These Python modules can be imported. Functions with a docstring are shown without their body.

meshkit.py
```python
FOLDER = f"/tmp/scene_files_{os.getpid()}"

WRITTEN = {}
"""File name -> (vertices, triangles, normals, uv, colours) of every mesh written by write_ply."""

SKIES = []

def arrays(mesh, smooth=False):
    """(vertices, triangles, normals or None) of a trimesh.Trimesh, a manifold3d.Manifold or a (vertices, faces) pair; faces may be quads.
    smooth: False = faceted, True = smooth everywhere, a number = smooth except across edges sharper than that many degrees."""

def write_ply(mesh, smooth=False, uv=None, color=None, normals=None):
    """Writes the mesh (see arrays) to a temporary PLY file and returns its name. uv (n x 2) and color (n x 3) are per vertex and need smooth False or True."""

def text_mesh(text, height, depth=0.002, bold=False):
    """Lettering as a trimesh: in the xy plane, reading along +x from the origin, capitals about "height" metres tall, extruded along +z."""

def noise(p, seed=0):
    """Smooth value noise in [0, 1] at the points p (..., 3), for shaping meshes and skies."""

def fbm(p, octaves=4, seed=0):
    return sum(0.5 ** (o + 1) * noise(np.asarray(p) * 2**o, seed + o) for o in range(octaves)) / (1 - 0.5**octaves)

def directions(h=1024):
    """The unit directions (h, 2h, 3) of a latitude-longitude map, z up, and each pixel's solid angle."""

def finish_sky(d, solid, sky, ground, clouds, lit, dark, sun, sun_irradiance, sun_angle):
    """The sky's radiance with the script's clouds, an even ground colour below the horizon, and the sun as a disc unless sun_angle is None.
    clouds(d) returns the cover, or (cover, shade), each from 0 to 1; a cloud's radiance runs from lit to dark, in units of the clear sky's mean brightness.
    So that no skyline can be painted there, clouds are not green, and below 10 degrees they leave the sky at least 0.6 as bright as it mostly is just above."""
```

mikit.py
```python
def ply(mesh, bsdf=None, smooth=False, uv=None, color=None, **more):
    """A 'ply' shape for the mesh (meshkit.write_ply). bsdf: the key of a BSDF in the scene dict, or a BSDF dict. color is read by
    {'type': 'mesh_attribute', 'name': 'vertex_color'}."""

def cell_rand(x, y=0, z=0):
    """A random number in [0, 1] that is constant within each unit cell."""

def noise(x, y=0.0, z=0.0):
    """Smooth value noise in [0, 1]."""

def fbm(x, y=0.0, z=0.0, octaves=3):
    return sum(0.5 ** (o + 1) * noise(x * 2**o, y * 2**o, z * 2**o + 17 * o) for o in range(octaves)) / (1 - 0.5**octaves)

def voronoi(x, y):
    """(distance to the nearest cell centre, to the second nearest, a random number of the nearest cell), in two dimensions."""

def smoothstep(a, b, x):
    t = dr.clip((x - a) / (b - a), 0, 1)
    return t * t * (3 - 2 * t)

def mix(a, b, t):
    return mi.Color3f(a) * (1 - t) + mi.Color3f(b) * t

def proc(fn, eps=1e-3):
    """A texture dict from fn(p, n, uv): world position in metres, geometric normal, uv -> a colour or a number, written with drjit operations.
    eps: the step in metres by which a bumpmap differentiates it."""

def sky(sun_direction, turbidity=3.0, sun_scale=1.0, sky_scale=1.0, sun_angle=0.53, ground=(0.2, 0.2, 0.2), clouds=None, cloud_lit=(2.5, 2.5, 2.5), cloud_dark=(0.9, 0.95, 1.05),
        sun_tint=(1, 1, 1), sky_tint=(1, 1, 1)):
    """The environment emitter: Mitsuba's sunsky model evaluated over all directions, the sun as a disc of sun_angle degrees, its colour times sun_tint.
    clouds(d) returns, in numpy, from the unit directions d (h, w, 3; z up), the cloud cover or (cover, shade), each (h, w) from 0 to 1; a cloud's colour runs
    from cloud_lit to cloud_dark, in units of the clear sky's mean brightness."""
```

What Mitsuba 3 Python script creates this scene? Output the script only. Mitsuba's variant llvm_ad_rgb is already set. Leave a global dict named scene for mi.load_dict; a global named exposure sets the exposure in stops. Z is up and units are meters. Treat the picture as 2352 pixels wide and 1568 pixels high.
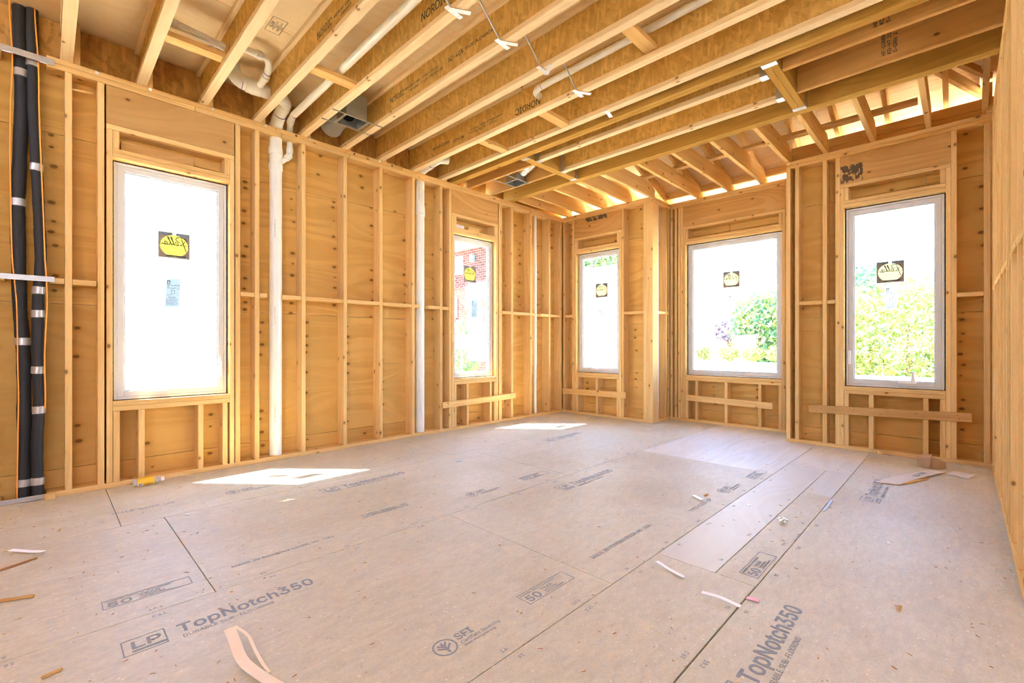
import math, random
import numpy as np, trimesh, drjit as dr, mitsuba as mi
import shapely, shapely.geometry as sg
from shapely import affinity
import manifold3d as m3
import mikit, meshkit
from mikit import proc, noise, fbm, voronoi, cell_rand, smoothstep, mix

T = mi.ScalarTransform4f
scene, labels = {}, {}

# ---------------------------------------------------------------- camera, sky, sun, exposure
FPX, YAW = 1053.57, -0.776885
CAM = np.array([4.491, 0.0, 1.058])
FWD = np.array([math.sin(YAW), math.cos(YAW), 0.0])
scene['camera'] = {'type': 'perspective', 'fov_axis': 'x', 'fov': math.degrees(2 * math.atan(1176 / FPX)), 'near_clip': 0.02, 'far_clip': 500.0,
                   'principal_point_offset_y': -(791.4 - 784.0) / 1568.0,
                   'to_world': T().look_at(origin=CAM.tolist(), target=(CAM + FWD).tolist(), up=[0, 0, 1])}
SUN = np.array([-0.82, -0.745, 1.855])
scene['sky'] = mikit.sky(SUN, turbidity=3.0, sun_scale=0.9, sky_scale=1.0, sun_angle=0.6, ground=(0.45, 0.43, 0.40), sky_tint=(0.98, 1.0, 1.03), sun_tint=(1.0, 0.97, 0.92))
exposure = 6.55

# ---------------------------------------------------------------- measures of the room (metres; x from the studs of the left wall, y into the room, z up)
H = 3.05                      # top of the wall plates = underside of the joists
Y3, Y5, Y4 = 5.712, 5.692, 6.222   # stud faces of the far walls: beside the corner, beside the partition, in the bay
XR, XJ, XP = 1.522, 3.112, 4.668   # return wall, outer corner of the bay, partition
D = 0.14                      # stud depth
RNG = random.Random(7)

# ---------------------------------------------------------------- materials
def wood(pale, dark, knot, knots=0.25, ku=0.33, kv=0.06, stride=1.0, streak=70.0, spread=0.35, knot_r=0.010, wave=8.0, jit=0.6):
    def fn(p, n, uv):
        u, v = uv.x, uv.y
        i = dr.floor(v / stride)
        w = v - i * stride
        r = cell_rand(i, 3, 1)
        r2 = cell_rand(i, 5, 2)
        warp = noise(u * 1.3, w * 5, i) * wave
        g = fbm(u * 1.6 + r * 9, w * streak + warp, i, octaves=3)
        g2 = noise(u * 6, w * streak * 4, i)
        cu, cv = dr.floor(u / ku), dr.floor(w / kv)
        kx = (cu + 0.5 + jit * (cell_rand(cu, cv, i * 3 + 1) - 0.5)) * ku
        ky = (cv + 0.25 + 0.5 * cell_rand(cu, cv, i * 3 + 2)) * kv
        size = knot_r * (0.5 + 0.9 * cell_rand(cu, cv, i * 3 + 4))
        d = dr.sqrt(dr.square((u - kx) / (size * 1.5)) + dr.square((w - ky) / size))
        on = dr.select(cell_rand(cu, cv, i * 3 + 5) < knots, 1.0, 0.0)
        k = smoothstep(1.25, 0.55, d) * on
        halo = smoothstep(3.2, 0.9, d) * on * 0.35
        t = dr.clip(smoothstep(0.25, 0.8, g) * 0.75 + g2 * 0.2 - 0.05, 0, 1)
        c = mix(pale, dark, dr.clip(t * (0.55 + 0.5 * r2) + spread * (r - 0.5) + halo, 0, 1))
        return mix(c * (0.90 + 0.16 * r2), knot, k * 0.85)
    return fn


def flat(fn):
    return {'type': 'diffuse', 'reflectance': proc(fn)}


def gloss(fn, rough=0.5, spec=0.3):
    return {'type': 'principled', 'base_color': proc(fn), 'roughness': rough, 'specular': spec}


def plain(c, rough=0.5, spec=0.4, metallic=0.0, **more):
    return {'type': 'principled', 'base_color': {'type': 'rgb', 'value': list(c)}, 'roughness': rough, 'specular': spec, 'metallic': metallic, **more}


scene['lumber'] = flat(wood((0.74, 0.505, 0.215), (0.61, 0.37, 0.125), (0.20, 0.09, 0.03), knots=0.16, spread=0.5))
scene['spruce'] = flat(wood((0.80, 0.66, 0.42), (0.70, 0.53, 0.29), (0.25, 0.13, 0.05), knots=0.10, spread=0.25))
scene['fir'] = flat(wood((0.57, 0.345, 0.13), (0.45, 0.24, 0.075), (0.13, 0.05, 0.02), knots=0.12, wave=14, streak=45))
scene['ply'] = flat(wood((0.66, 0.405, 0.125), (0.53, 0.29, 0.07), (0.17, 0.07, 0.02), knots=0.62, ku=0.41, kv=0.10, stride=3.0, streak=26, wave=10, knot_r=0.0115, spread=0.25, jit=0.07))
scene['subfloor_ply'] = flat(wood((0.82, 0.68, 0.43), (0.74, 0.55, 0.29), (0.12, 0.05, 0.02), knots=0.03, ku=0.5, kv=0.2, stride=3.0, streak=30, wave=14, knot_r=0.015, spread=0.2))
scene['lvl'] = flat(wood((0.50, 0.31, 0.085), (0.37, 0.20, 0.045), (0.10, 0.04, 0.015), knots=0.05, streak=55, wave=12, ku=0.5))


def osb_fn(base, dark, pale, scale=1.0):
    def fn(p, n, uv):
        u, v = uv.x, uv.y
        i = dr.floor(v)
        c = mi.Color3f(base)
        for k, (ang, su, sv) in enumerate(((0.25, 14, 60), (1.1, 11, 50), (-0.6, 17, 70), (1.6, 20, 80))):
            ca, sa = math.cos(ang), math.sin(ang)
            a, b = (u * ca + v * sa) * su * scale, (v * ca - u * sa) * sv * scale
            d1, d2, r = voronoi(a + 31 * k, b)
            edge = smoothstep(0.0, 0.12, d2 - d1)
            tone = mix(dark, pale, r)
            c = dr.lerp(c, tone, dr.select(r > 0.42, 0.75, 0.15) * edge)
        return c * (0.92 + 0.12 * noise(u * 3, v * 3, 4))
    return fn


scene['osb_web'] = flat(osb_fn((0.56, 0.345, 0.09), (0.36, 0.19, 0.035), (0.72, 0.49, 0.17), 0.7))
scene['osb_rim'] = flat(osb_fn((0.46, 0.25, 0.07), (0.24, 0.105, 0.02), (0.62, 0.37, 0.13), 0.5))


def deck_fn(base, dark, pale):
    def fn(p, n, uv):
        x, y = p.x, p.y
        c = mi.Color3f(base)
        blot = fbm(x * 1.3, y * 1.3, 2, octaves=4)
        c = mix(dark, base, smoothstep(0.25, 0.62, blot))
        dust = smoothstep(0.5, 0.8, fbm(x * 2.1 + 7, y * 0.9, 5, octaves=4))
        c = dr.lerp(c, mi.Color3f(pale), 0.45 * dust)
        d1, d2, r = voronoi(x * 210, y * 105)
        c = c * (0.93 + 0.11 * r) * (0.95 + 0.10 * noise(x * 60, y * 22, 3))
        e1, e2, q = voronoi(x * 22 + 3, y * 9)
        c = dr.lerp(c, mi.Color3f((0.20, 0.105, 0.05)), dr.select((q > 0.90) & (e1 < 0.045), 0.6, 0.0))
        f1, f2, s = voronoi(x * 34 + 8, y * 22 + 3)
        c = dr.lerp(c, mi.Color3f((0.80, 0.74, 0.64)), dr.select((s > 0.88) & (f1 < 0.10), 0.55, 0.0))
        return c
    return fn


scene['deck'] = gloss(deck_fn((0.505, 0.485, 0.385), (0.465, 0.425, 0.315), (0.59, 0.58, 0.50)), rough=0.55, spec=0.35)
scene['deck_ply'] = gloss(wood((0.57, 0.575, 0.525), (0.51, 0.50, 0.44), (0.3, 0.2, 0.12), knots=0.02, stride=3.0, streak=24, wave=12, ku=0.6, kv=0.3, spread=0.1), rough=0.5, spec=0.35)
scene['joint'] = plain((0.26, 0.075, 0.045), 0.9, 0.1)
scene['vinyl'] = plain((0.54, 0.555, 0.545), 0.35, 0.5)
scene['foam_gasket'] = plain((0.035, 0.035, 0.04), 0.8, 0.2)
scene['glass'] = {'type': 'thindielectric', 'int_ior': 1.5}
scene['pvc'] = plain((0.72, 0.735, 0.66), 0.28, 0.5)
scene['pvc_primer'] = plain((0.20, 0.08, 0.24), 0.5, 0.3)
scene['steel'] = plain((0.55, 0.56, 0.57), 0.42, 0.5, metallic=0.85)
scene['duct_steel'] = plain((0.36, 0.39, 0.39), 0.45, 0.5, metallic=0.8)
scene['dark_hole'] = plain((0.02, 0.02, 0.022), 0.9, 0.1)
scene['foil'] = {'type': 'bumpmap', 'scale': 0.02, 'arbitrary': proc(lambda p, n, uv: fbm(p.x * 38, p.y * 38, p.z * 38, octaves=2), eps=2e-3),
                 'bsdf': plain((0.88, 0.89, 0.90), 0.16, 0.5, metallic=1.0)}
scene['rubber'] = plain((0.022, 0.023, 0.025), 0.62, 0.35)
scene['duct_tape'] = plain((0.48, 0.47, 0.45), 0.32, 0.5, metallic=0.5)
scene['copper_wire'] = plain((0.95, 0.36, 0.05), 0.4, 0.5)
scene['ink'] = plain((0.05, 0.05, 0.055), 0.8, 0.2)
scene['ink_blue'] = plain((0.23, 0.265, 0.30), 0.8, 0.2)
scene['cardboard_grey'] = plain((0.56, 0.54, 0.51), 0.8, 0.2)
scene['cardboard'] = plain((0.44, 0.29, 0.165), 0.85, 0.15)
scene['paper'] = plain((0.86, 0.86, 0.88), 0.6, 0.3)
scene['pale_strip'] = plain((0.78, 0.68, 0.55), 0.7, 0.2)
scene['pink_tape'] = plain((0.80, 0.36, 0.42), 0.5, 0.4)
scene['blue_scrap'] = plain((0.10, 0.42, 0.75), 0.5, 0.4)
scene['bottle_yellow'] = plain((0.80, 0.50, 0.03), 0.35, 0.5)
scene['bottle_clear'] = {'type': 'blendbsdf', 'weight': 0.35, 'a': {'type': 'thindielectric', 'int_ior': 1.5}, 'b': {'type': 'twosided', 'bsdf': plain((0.70, 0.72, 0.72), 0.25, 0.6)}}
scene['white_plastic'] = plain((0.82, 0.83, 0.85), 0.35, 0.5)
scene['sawdust'] = plain((0.72, 0.56, 0.38), 0.9, 0.1)
scene['soot'] = plain((0.11, 0.075, 0.05), 0.9, 0.1)
scene['chip'] = plain((0.36, 0.17, 0.06), 0.9, 0.1)


def thin(c, t):
    return {'type': 'principledthin', 'base_color': {'type': 'rgb', 'value': list(c)}, 'roughness': 0.6, 'spec_trans': 0.0, 'diff_trans': t}


scene['sticker_border'] = {'type': 'twosided', 'bsdf': plain((0.25, 0.21, 0.17), 0.6, 0.3)}
scene['sticker_grey'] = {'type': 'twosided', 'bsdf': plain((0.17, 0.20, 0.23), 0.6, 0.3)}
scene['sticker_yellow'] = thin((0.50, 0.46, 0.16), 1.0)
scene['sticker_pale'] = thin((0.30, 0.36, 0.41), 1.0)
scene['house_white'] = plain((0.82, 0.82, 0.80), 0.7, 0.2)
scene['roof_grey'] = plain((0.30, 0.31, 0.33), 0.8, 0.2)
scene['window_dark'] = plain((0.10, 0.15, 0.17), 0.15, 0.5)
scene['lawn'] = plain((0.40, 0.40, 0.35), 0.9, 0.1)
scene['bark'] = plain((0.17, 0.12, 0.08), 0.9, 0.1)
for nm, c in (('leaf', (0.20, 0.30, 0.09)), ('leaf_deep', (0.10, 0.21, 0.12)), ('leaf_gold', (0.36, 0.33, 0.11)), ('leaf_plum', (0.20, 0.18, 0.25))):
    scene[nm] = thin(c, 0.8)


def brick_fn(p, n, uv):
    row = dr.floor(p.z / 0.075)
    a = (p.x + p.y) / 0.21 + 0.5 * (row - 2 * dr.floor(row / 2))
    fu, fv = a - dr.floor(a), p.z / 0.075 - row
    joint = dr.select((fu < 0.05) | (fv < 0.14), 1.0, 0.0)
    r = cell_rand(dr.floor(a), row, 4)
    return mix(mix((0.10, 0.045, 0.035), (0.06, 0.027, 0.024), r), (0.17, 0.16, 0.15), joint)


scene['far_brick'] = flat(brick_fn)

for _k in [k for k in scene if k not in ('camera', 'sky')]:
    _d = scene.pop(_k)
    scene['material_' + _k] = {'type': 'twosided', 'bsdf': _d} if _d['type'] in ('diffuse', 'principled', 'bumpmap') else _d

# ---------------------------------------------------------------- helpers
def lab(key, label=None, cat=None, group=None, kind=None):
    d = {}
    if label: d['label'] = label
    if cat: d['category'] = cat
    if group: d['group'] = group
    if kind: d['kind'] = kind
    labels[key] = d
    return key


_count = {}


def numbered(key):
    n = _count.get(key, 0)
    _count[key] = n + 1
    return key if n == 0 else f'{key}_{n:03d}'


def put(key, mesh, mat, smooth=False, uv=None, **more):
    key = numbered(key)
    scene[key] = mikit.ply(mesh, 'material_' + mat if isinstance(mat, str) else mat, smooth=smooth, uv=uv, **more)
    return key


_corner = [(a, b, c) for a in (0, 1) for b in (0, 1) for c in (0, 1)]


def box_mesh(lo, hi, c=0.0025):
    """A box with eased edges: 24 vertices, 44 triangles."""
    lo, hi = np.minimum(lo, hi), np.maximum(lo, hi)
    c = min(c, *(0.3 * (hi - lo)))
    v, idx = [], {}
    for q in _corner:
        for ax in range(3):
            p = [hi[k] if q[k] else lo[k] for k in range(3)]
            for k in range(3):
                if k != ax:
                    p[k] += -c if q[k] else c
            idx[q, ax] = len(v)
            v.append(p)
    f = []
    mid = (lo + hi) / 2

    def quad(a, b, cc, d):
        pa, pb, pc = (np.array(v[i]) for i in (a, b, cc))
        nn = np.cross(pb - pa, pc - pa)
        ctr = (np.array(v[a]) + np.array(v[b]) + np.array(v[cc]) + np.array(v[d])) / 4
        if nn @ (ctr - mid) < 0:
            a, b, cc, d = d, cc, b, a
        f.extend([(a, b, cc), (a, cc, d)])
    for ax in range(3):
        o = [k for k in range(3) if k != ax]
        for s in (0, 1):
            def q(a, b):
                t = [0, 0, 0]; t[ax] = s; t[o[0]] = a; t[o[1]] = b
                return idx[tuple(t), ax]
            quad(q(0, 0), q(1, 0), q(1, 1), q(0, 1))
        for a in (0, 1):
            for b in (0, 1):
                t0, t1 = [0, 0, 0], [0, 0, 0]
                for t, e in ((t0, 0), (t1, 1)):
                    t[ax] = e; t[o[0]] = a; t[o[1]] = b
                quad(idx[tuple(t0), o[0]], idx[tuple(t1), o[0]], idx[tuple(t1), o[1]], idx[tuple(t0), o[1]])
    for q in _corner:
        tri = [idx[q, 0], idx[q, 1], idx[q, 2]]
        pa, pb, pc = (np.array(v[i]) for i in tri)
        if np.cross(pb - pa, pc - pa) @ ((pa + pb + pc) / 3 - mid) < 0:
            tri = tri[::-1]
        f.append(tuple(tri))
    return np.array(v, float), np.array(f, int)


_board = [0]


def grain_uv(v, axis, stride=1.0, off=None):
    _board[0] += 1
    o = [k for k in range(3) if k != axis]
    ref = v.min(0)
    e = (v - ref)
    w = np.clip(e[:, o[0]] + e[:, o[1]], 0, stride * 0.98)
    return np.stack([v[:, axis] + (RNG.uniform(0, 20) if off is None else off), w + 0.01 + stride * _board[0]], 1)


def board(key, x0, x1, y0, y1, z0, z1, mat='lumber', axis=None, c=0.0025, stride=1.0, frame=None):
    lo, hi = np.array([x0, y0, z0], float), np.array([x1, y1, z1], float)
    v, f = box_mesh(lo, hi, c)
    if axis is None:
        axis = int(np.argmax(np.abs(hi - lo)))
    uv = grain_uv(v, axis, stride)
    if frame is not None:
        v = trimesh.transform_points(v, frame)
    return put(key, (v, f), mat, uv=uv)


def join(parts):
    """Several (vertices, faces) as one mesh."""
    vs, fs, n = [], [], 0
    for p in parts:
        v, f = (np.array(p.vertices), np.array(p.faces)) if hasattr(p, 'vertices') else p
        vs.append(v); fs.append(np.asarray(f) + n); n += len(v)
    return np.vstack(vs), np.vstack(fs)


def extrude(poly, depth, c=0):
    parts = [trimesh.creation.extrude_polygon(g, depth, engine='earcut') for g in (poly.geoms if hasattr(poly, 'geoms') else [poly])]
    return join(parts)


def tube(pts, r, sides=20, close=True):
    """A round tube along a polyline, mitred, with end caps."""
    p = np.asarray(pts, float)
    r = np.broadcast_to(r, (len(p),))
    keep = np.r_[True, np.linalg.norm(np.diff(p, axis=0), axis=1) > 1e-7]
    p, r = p[keep], r[keep]
    t = np.zeros_like(p)
    d = np.diff(p, axis=0); d /= np.linalg.norm(d, axis=1, keepdims=True)
    t[0], t[-1] = d[0], d[-1]
    t[1:-1] = d[:-1] + d[1:]
    t /= np.linalg.norm(t, axis=1, keepdims=True)
    a = np.cross(t[0], [0, 0, 1.0] if abs(t[0][2]) < 0.9 else [1.0, 0, 0]); a /= np.linalg.norm(a)
    rings = []
    for i in range(len(p)):
        a = a - t[i] * (a @ t[i]); a /= np.linalg.norm(a)
        b = np.cross(t[i], a)
        ang = np.arange(sides) * 2 * np.pi / sides
        rings.append(p[i] + r[i] * (np.cos(ang)[:, None] * a + np.sin(ang)[:, None] * b))
    v = np.vstack(rings)
    f = []
    for i in range(len(p) - 1):
        for k in range(sides):
            q = (i * sides + k, i * sides + (k + 1) % sides, (i + 1) * sides + (k + 1) % sides, (i + 1) * sides + k)
            f += [(q[0], q[1], q[2]), (q[0], q[2], q[3])]
    if close:
        v = np.vstack([v, p[0], p[-1]])
        n = len(v)
        for k in range(sides):
            f.append((n - 2, (k + 1) % sides, k))
            f.append((n - 1, (len(p) - 1) * sides + k, (len(p) - 1) * sides + (k + 1) % sides))
    return v, np.array(f)


def bend(pts, radius=0.05, n=7):
    """The polyline with its corners rounded off."""
    p = [np.array(q, float) for q in pts]
    out = [p[0]]
    for i in range(1, len(p) - 1):
        a, b = p[i - 1] - p[i], p[i + 1] - p[i]
        la, lb = np.linalg.norm(a), np.linalg.norm(b)
        k = min(radius, 0.48 * la, 0.48 * lb)
        s, e = p[i] + a / la * k, p[i] + b / lb * k
        for t in np.linspace(0, 1, n):
            out.append((1 - t) ** 2 * s + 2 * t * (1 - t) * p[i] + t * t * e)
    out.append(p[-1])
    return np.array(out)


def stroke(lines, w):
    return shapely.union_all([sg.LineString(l).buffer(w / 2, quad_segs=3) for l in lines])


def xf(mesh, m):
    v, f = (np.array(mesh.vertices), np.array(mesh.faces)) if hasattr(mesh, 'vertices') else mesh
    v = trimesh.transform_points(v, m)
    if np.linalg.det(m[:3, :3]) < 0:
        f = np.asarray(f)[:, ::-1]
    return v, f


def basis(o, ex, ey, ez):
    m = np.eye(4)
    m[:3, 0], m[:3, 1], m[:3, 2], m[:3, 3] = ex, ey, ez, o
    return m


def text(s, height, depth=0.0006, bold=False, stretch=1.0):
    m = meshkit.text_mesh(s, height, depth, bold)
    v = np.array(m.vertices)
    v[:, 0] *= stretch
    return v, np.array(m.faces)


def nail_heads(pts, ax):
    return pts


# ================================================================ FLOOR
lab('floor', 'pinkish tan wood-strand subfloor panels with printed marks and dust', None, None, 'structure')
put('floor', box_mesh(np.array([-0.16, -3.2, -0.06]), np.array([8.8, 6.42, -0.022]), 0.001), 'joint')


def deck_panel(x0, x1, y0, y1, mat='deck'):
    g = 0.0016
    v, f = box_mesh(np.array([x0 + g, y0 + g, -0.022]), np.array([x1 - g, y1 - g, RNG.uniform(-0.0006, 0.0)]), 0.0016)
    put('floor__subfloor_panel', (v, f), mat, uv=grain_uv(v, 1, 3.0))


cols = [(-0.15, 0.995, [-3.2, -1.95, 0.31, 2.75, 4.42, 6.42]), (0.995, 2.205, [-3.2, -1.92, 0.512, 2.983, 5.41, 6.42]), (2.205, 3.385, [-3.2, -0.68, 1.76, 4.18])]
for x0, x1, ys in cols:
    for a, b in zip(ys[:-1], ys[1:]):
        deck_panel(x0, x1, a, b)
deck_panel(2.205, 3.385, 4.18, 6.42, 'deck_ply')
for a, b in ((-3.2, -0.26), (-0.26, 2.18)):
    deck_panel(3.385, 3.842, a, b)
deck_panel(3.385, 3.67, 2.18, 4.615, 'deck_ply')
deck_panel(3.67, 3.845, 2.18, 3.81)
deck_panel(3.67, 3.845, 3.81, 4.615, 'deck_ply')
deck_panel(3.385, 3.845, 4.615, 6.42, 'deck_ply')
for a, b in ((-3.2, -1.3), (-1.3, 1.14), (1.14, 5.85)):
    deck_panel(3.845, 5.06, a, b)
for x0, x1 in ((5.06, 6.28), (6.28, 7.5), (7.5, 8.8)):
    for a, b in ((-3.2, -0.7), (-0.7, 1.74), (1.74, 4.18), (4.18, 6.42)):
        deck_panel(x0, x1, a, b)


def floor_print(parts, x, y, lbl, tilt=0.0):
    """Ink on the deck reading along +y, its lines running down towards +x. parts: meshes laid out in (reading, up)."""
    m = basis((x, y, 0.00005), (tilt, 1, 0), (-1, tilt, 0), (0, 0, 1))
    k = put('floor__printed_mark', xf(join(parts), m), 'ink_blue')
    lab(k, lbl)


def at(mesh, x, y):
    v, f = (np.array(mesh.vertices), np.array(mesh.faces)) if hasattr(mesh, 'vertices') else mesh
    return v + np.array([x, y, 0]), f


def brand_mark(L):
    """The panel maker's mark: framed initials, the name and a line below; L metres from the frame to the end of the name."""
    name = text('TopNotch350', 0.060, bold=True)
    k = (L - 0.155) / np.ptp(name[0][:, 0])
    name[0][:, 0] *= k
    fr = sg.box(0, -0.035, 0.125, 0.075).difference(sg.box(0.004, -0.031, 0.121, 0.071))
    lp = text('LP', 0.050, bold=True, stretch=1.0)
    lp[0][:, 0] *= 0.085 / np.ptp(lp[0][:, 0])
    sub = text('DURABLE SUB-FLOORING', 0.019)
    sub[0][:, 0] *= 0.62 * (L - 0.155) / np.ptp(sub[0][:, 0])
    return [extrude(fr, 0.0006), at(lp, 0.02, 0.002), extrude(sg.box(0.025, -0.021, 0.125, -0.009), 0.0006), at(name, 0.155, 0.0), at(sub, 0.165, -0.042)]


def fifty_mark():
    fr = sg.box(0, 0, 0.30, 0.082).difference(sg.box(0.003, 0.003, 0.297, 0.079))
    return [extrude(fr, 0.0006), at(text('50', 0.040, bold=True, stretch=1.2), 0.010, 0.012), at(text('YEAR', 0.016, bold=True, stretch=1.3), 0.115, 0.038),
            at(text('TRANSFERABLE', 0.0085), 0.115, 0.023), at(text('LIMITED WARRANTY', 0.0085), 0.115, 0.010), at(text('COVERED UNTIL IT IS FINISHED', 0.010), 0.010, 0.062)]


def sfi_mark():
    ring = sg.Point(0.045, 0.045).buffer(0.045).difference(sg.Point(0.045, 0.045).buffer(0.039))
    tree = stroke([[(0.045, 0.015), (0.045, 0.07)], [(0.045, 0.03), (0.022, 0.05)], [(0.045, 0.03), (0.068, 0.05)], [(0.045, 0.045), (0.028, 0.064)], [(0.045, 0.045), (0.06, 0.066)]], 0.008)
    return [extrude(ring, 0.0006), extrude(tree, 0.0006), at(text('SFI', 0.034, bold=True), 0.10, 0.044), at(text('Certified Sourcing', 0.016), 0.10, 0.018), at(text('www.sfiprogram.org', 0.011), 0.10, 0.0)]


floor_print(brand_mark(0.65), 2.437, 0.185, 'large blue-grey printed mark with framed initials')
floor_print(brand_mark(0.68), 1.215, 1.395, 'blue-grey printed mark beside the sun patch')
floor_print(brand_mark(0.70), 2.40, 2.64, 'blue-grey printed mark in the middle of the floor')
floor_print(brand_mark(0.63), 1.23, 3.85, 'far blue-grey printed mark near the corner')
floor_print(brand_mark(0.73), 4.035, 1.385, 'dark blue-grey printed mark near the partition', 0.0)
floor_print(brand_mark(0.69), 4.06, 3.89, 'printed mark by the cardboard')
floor_print(fifty_mark(), 2.05, 0.16, 'framed printed mark')
floor_print(fifty_mark(), 3.235, 1.386, 'framed printed mark')
floor_print(fifty_mark(), 2.06, 2.62, 'framed printed mark')
floor_print(fifty_mark(), 3.83, 2.26, 'framed printed mark on the narrow strip')
floor_print(fifty_mark(), 3.33, 3.92, 'framed printed mark')
floor_print(sfi_mark(), 3.245, 0.935, 'round printed mark with letters')
floor_print(sfi_mark(), 2.06, 2.07, 'round printed mark with letters')
floor_print(sfi_mark(), 3.30, 3.40, 'round printed mark with letters')
floor_print(sfi_mark(), 0.80, 0.90, 'round printed mark with letters')
floor_print([text('MADE IN ROARING RIVER, NC   USA', 0.026, stretch=0.95)], 3.19, 1.90, 'line of printed letters')
floor_print([text('MADE IN ROARING RIVER, NC   USA', 0.022, stretch=0.95)], 2.02, 0.62, 'line of printed letters')
floor_print([text('THIS SIDE UP', 0.03, stretch=1.2), at(text('SIDE FACES UP FOR CORRECT SPACING', 0.012), 0.0, -0.02)], 1.86, 1.36, 'line of printed letters')
floor_print([text('THIS SIDE UP', 0.03, stretch=1.2)], 3.27, 2.87, 'line of printed letters')
floor_print([text('THIS SIDE UP', 0.03, stretch=1.2)], 0.72, 0.28, 'line of printed letters')
for x in (2.185, 2.235, 3.365, 3.412, 3.822, 3.872, 3.65):
    for k, y in enumerate(np.arange(-0.12, 4.5, 0.4064)):
        if x > 3.6 and y > 3.7 or x == 3.65 and y < 2.2:
            continue
        flip = 1 if x in (2.185, 3.365, 3.822, 3.65) else -1
        s = ('16', '19.2', '24')[k % 3]
        m = basis((x, y + 0.05 * (flip < 0), 0.00005), (0, flip, 0), (-flip, 0, 0), (0, 0, 1))
        put('floor__spacing_mark', xf(text(s, 0.016), m), 'ink_blue')

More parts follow.
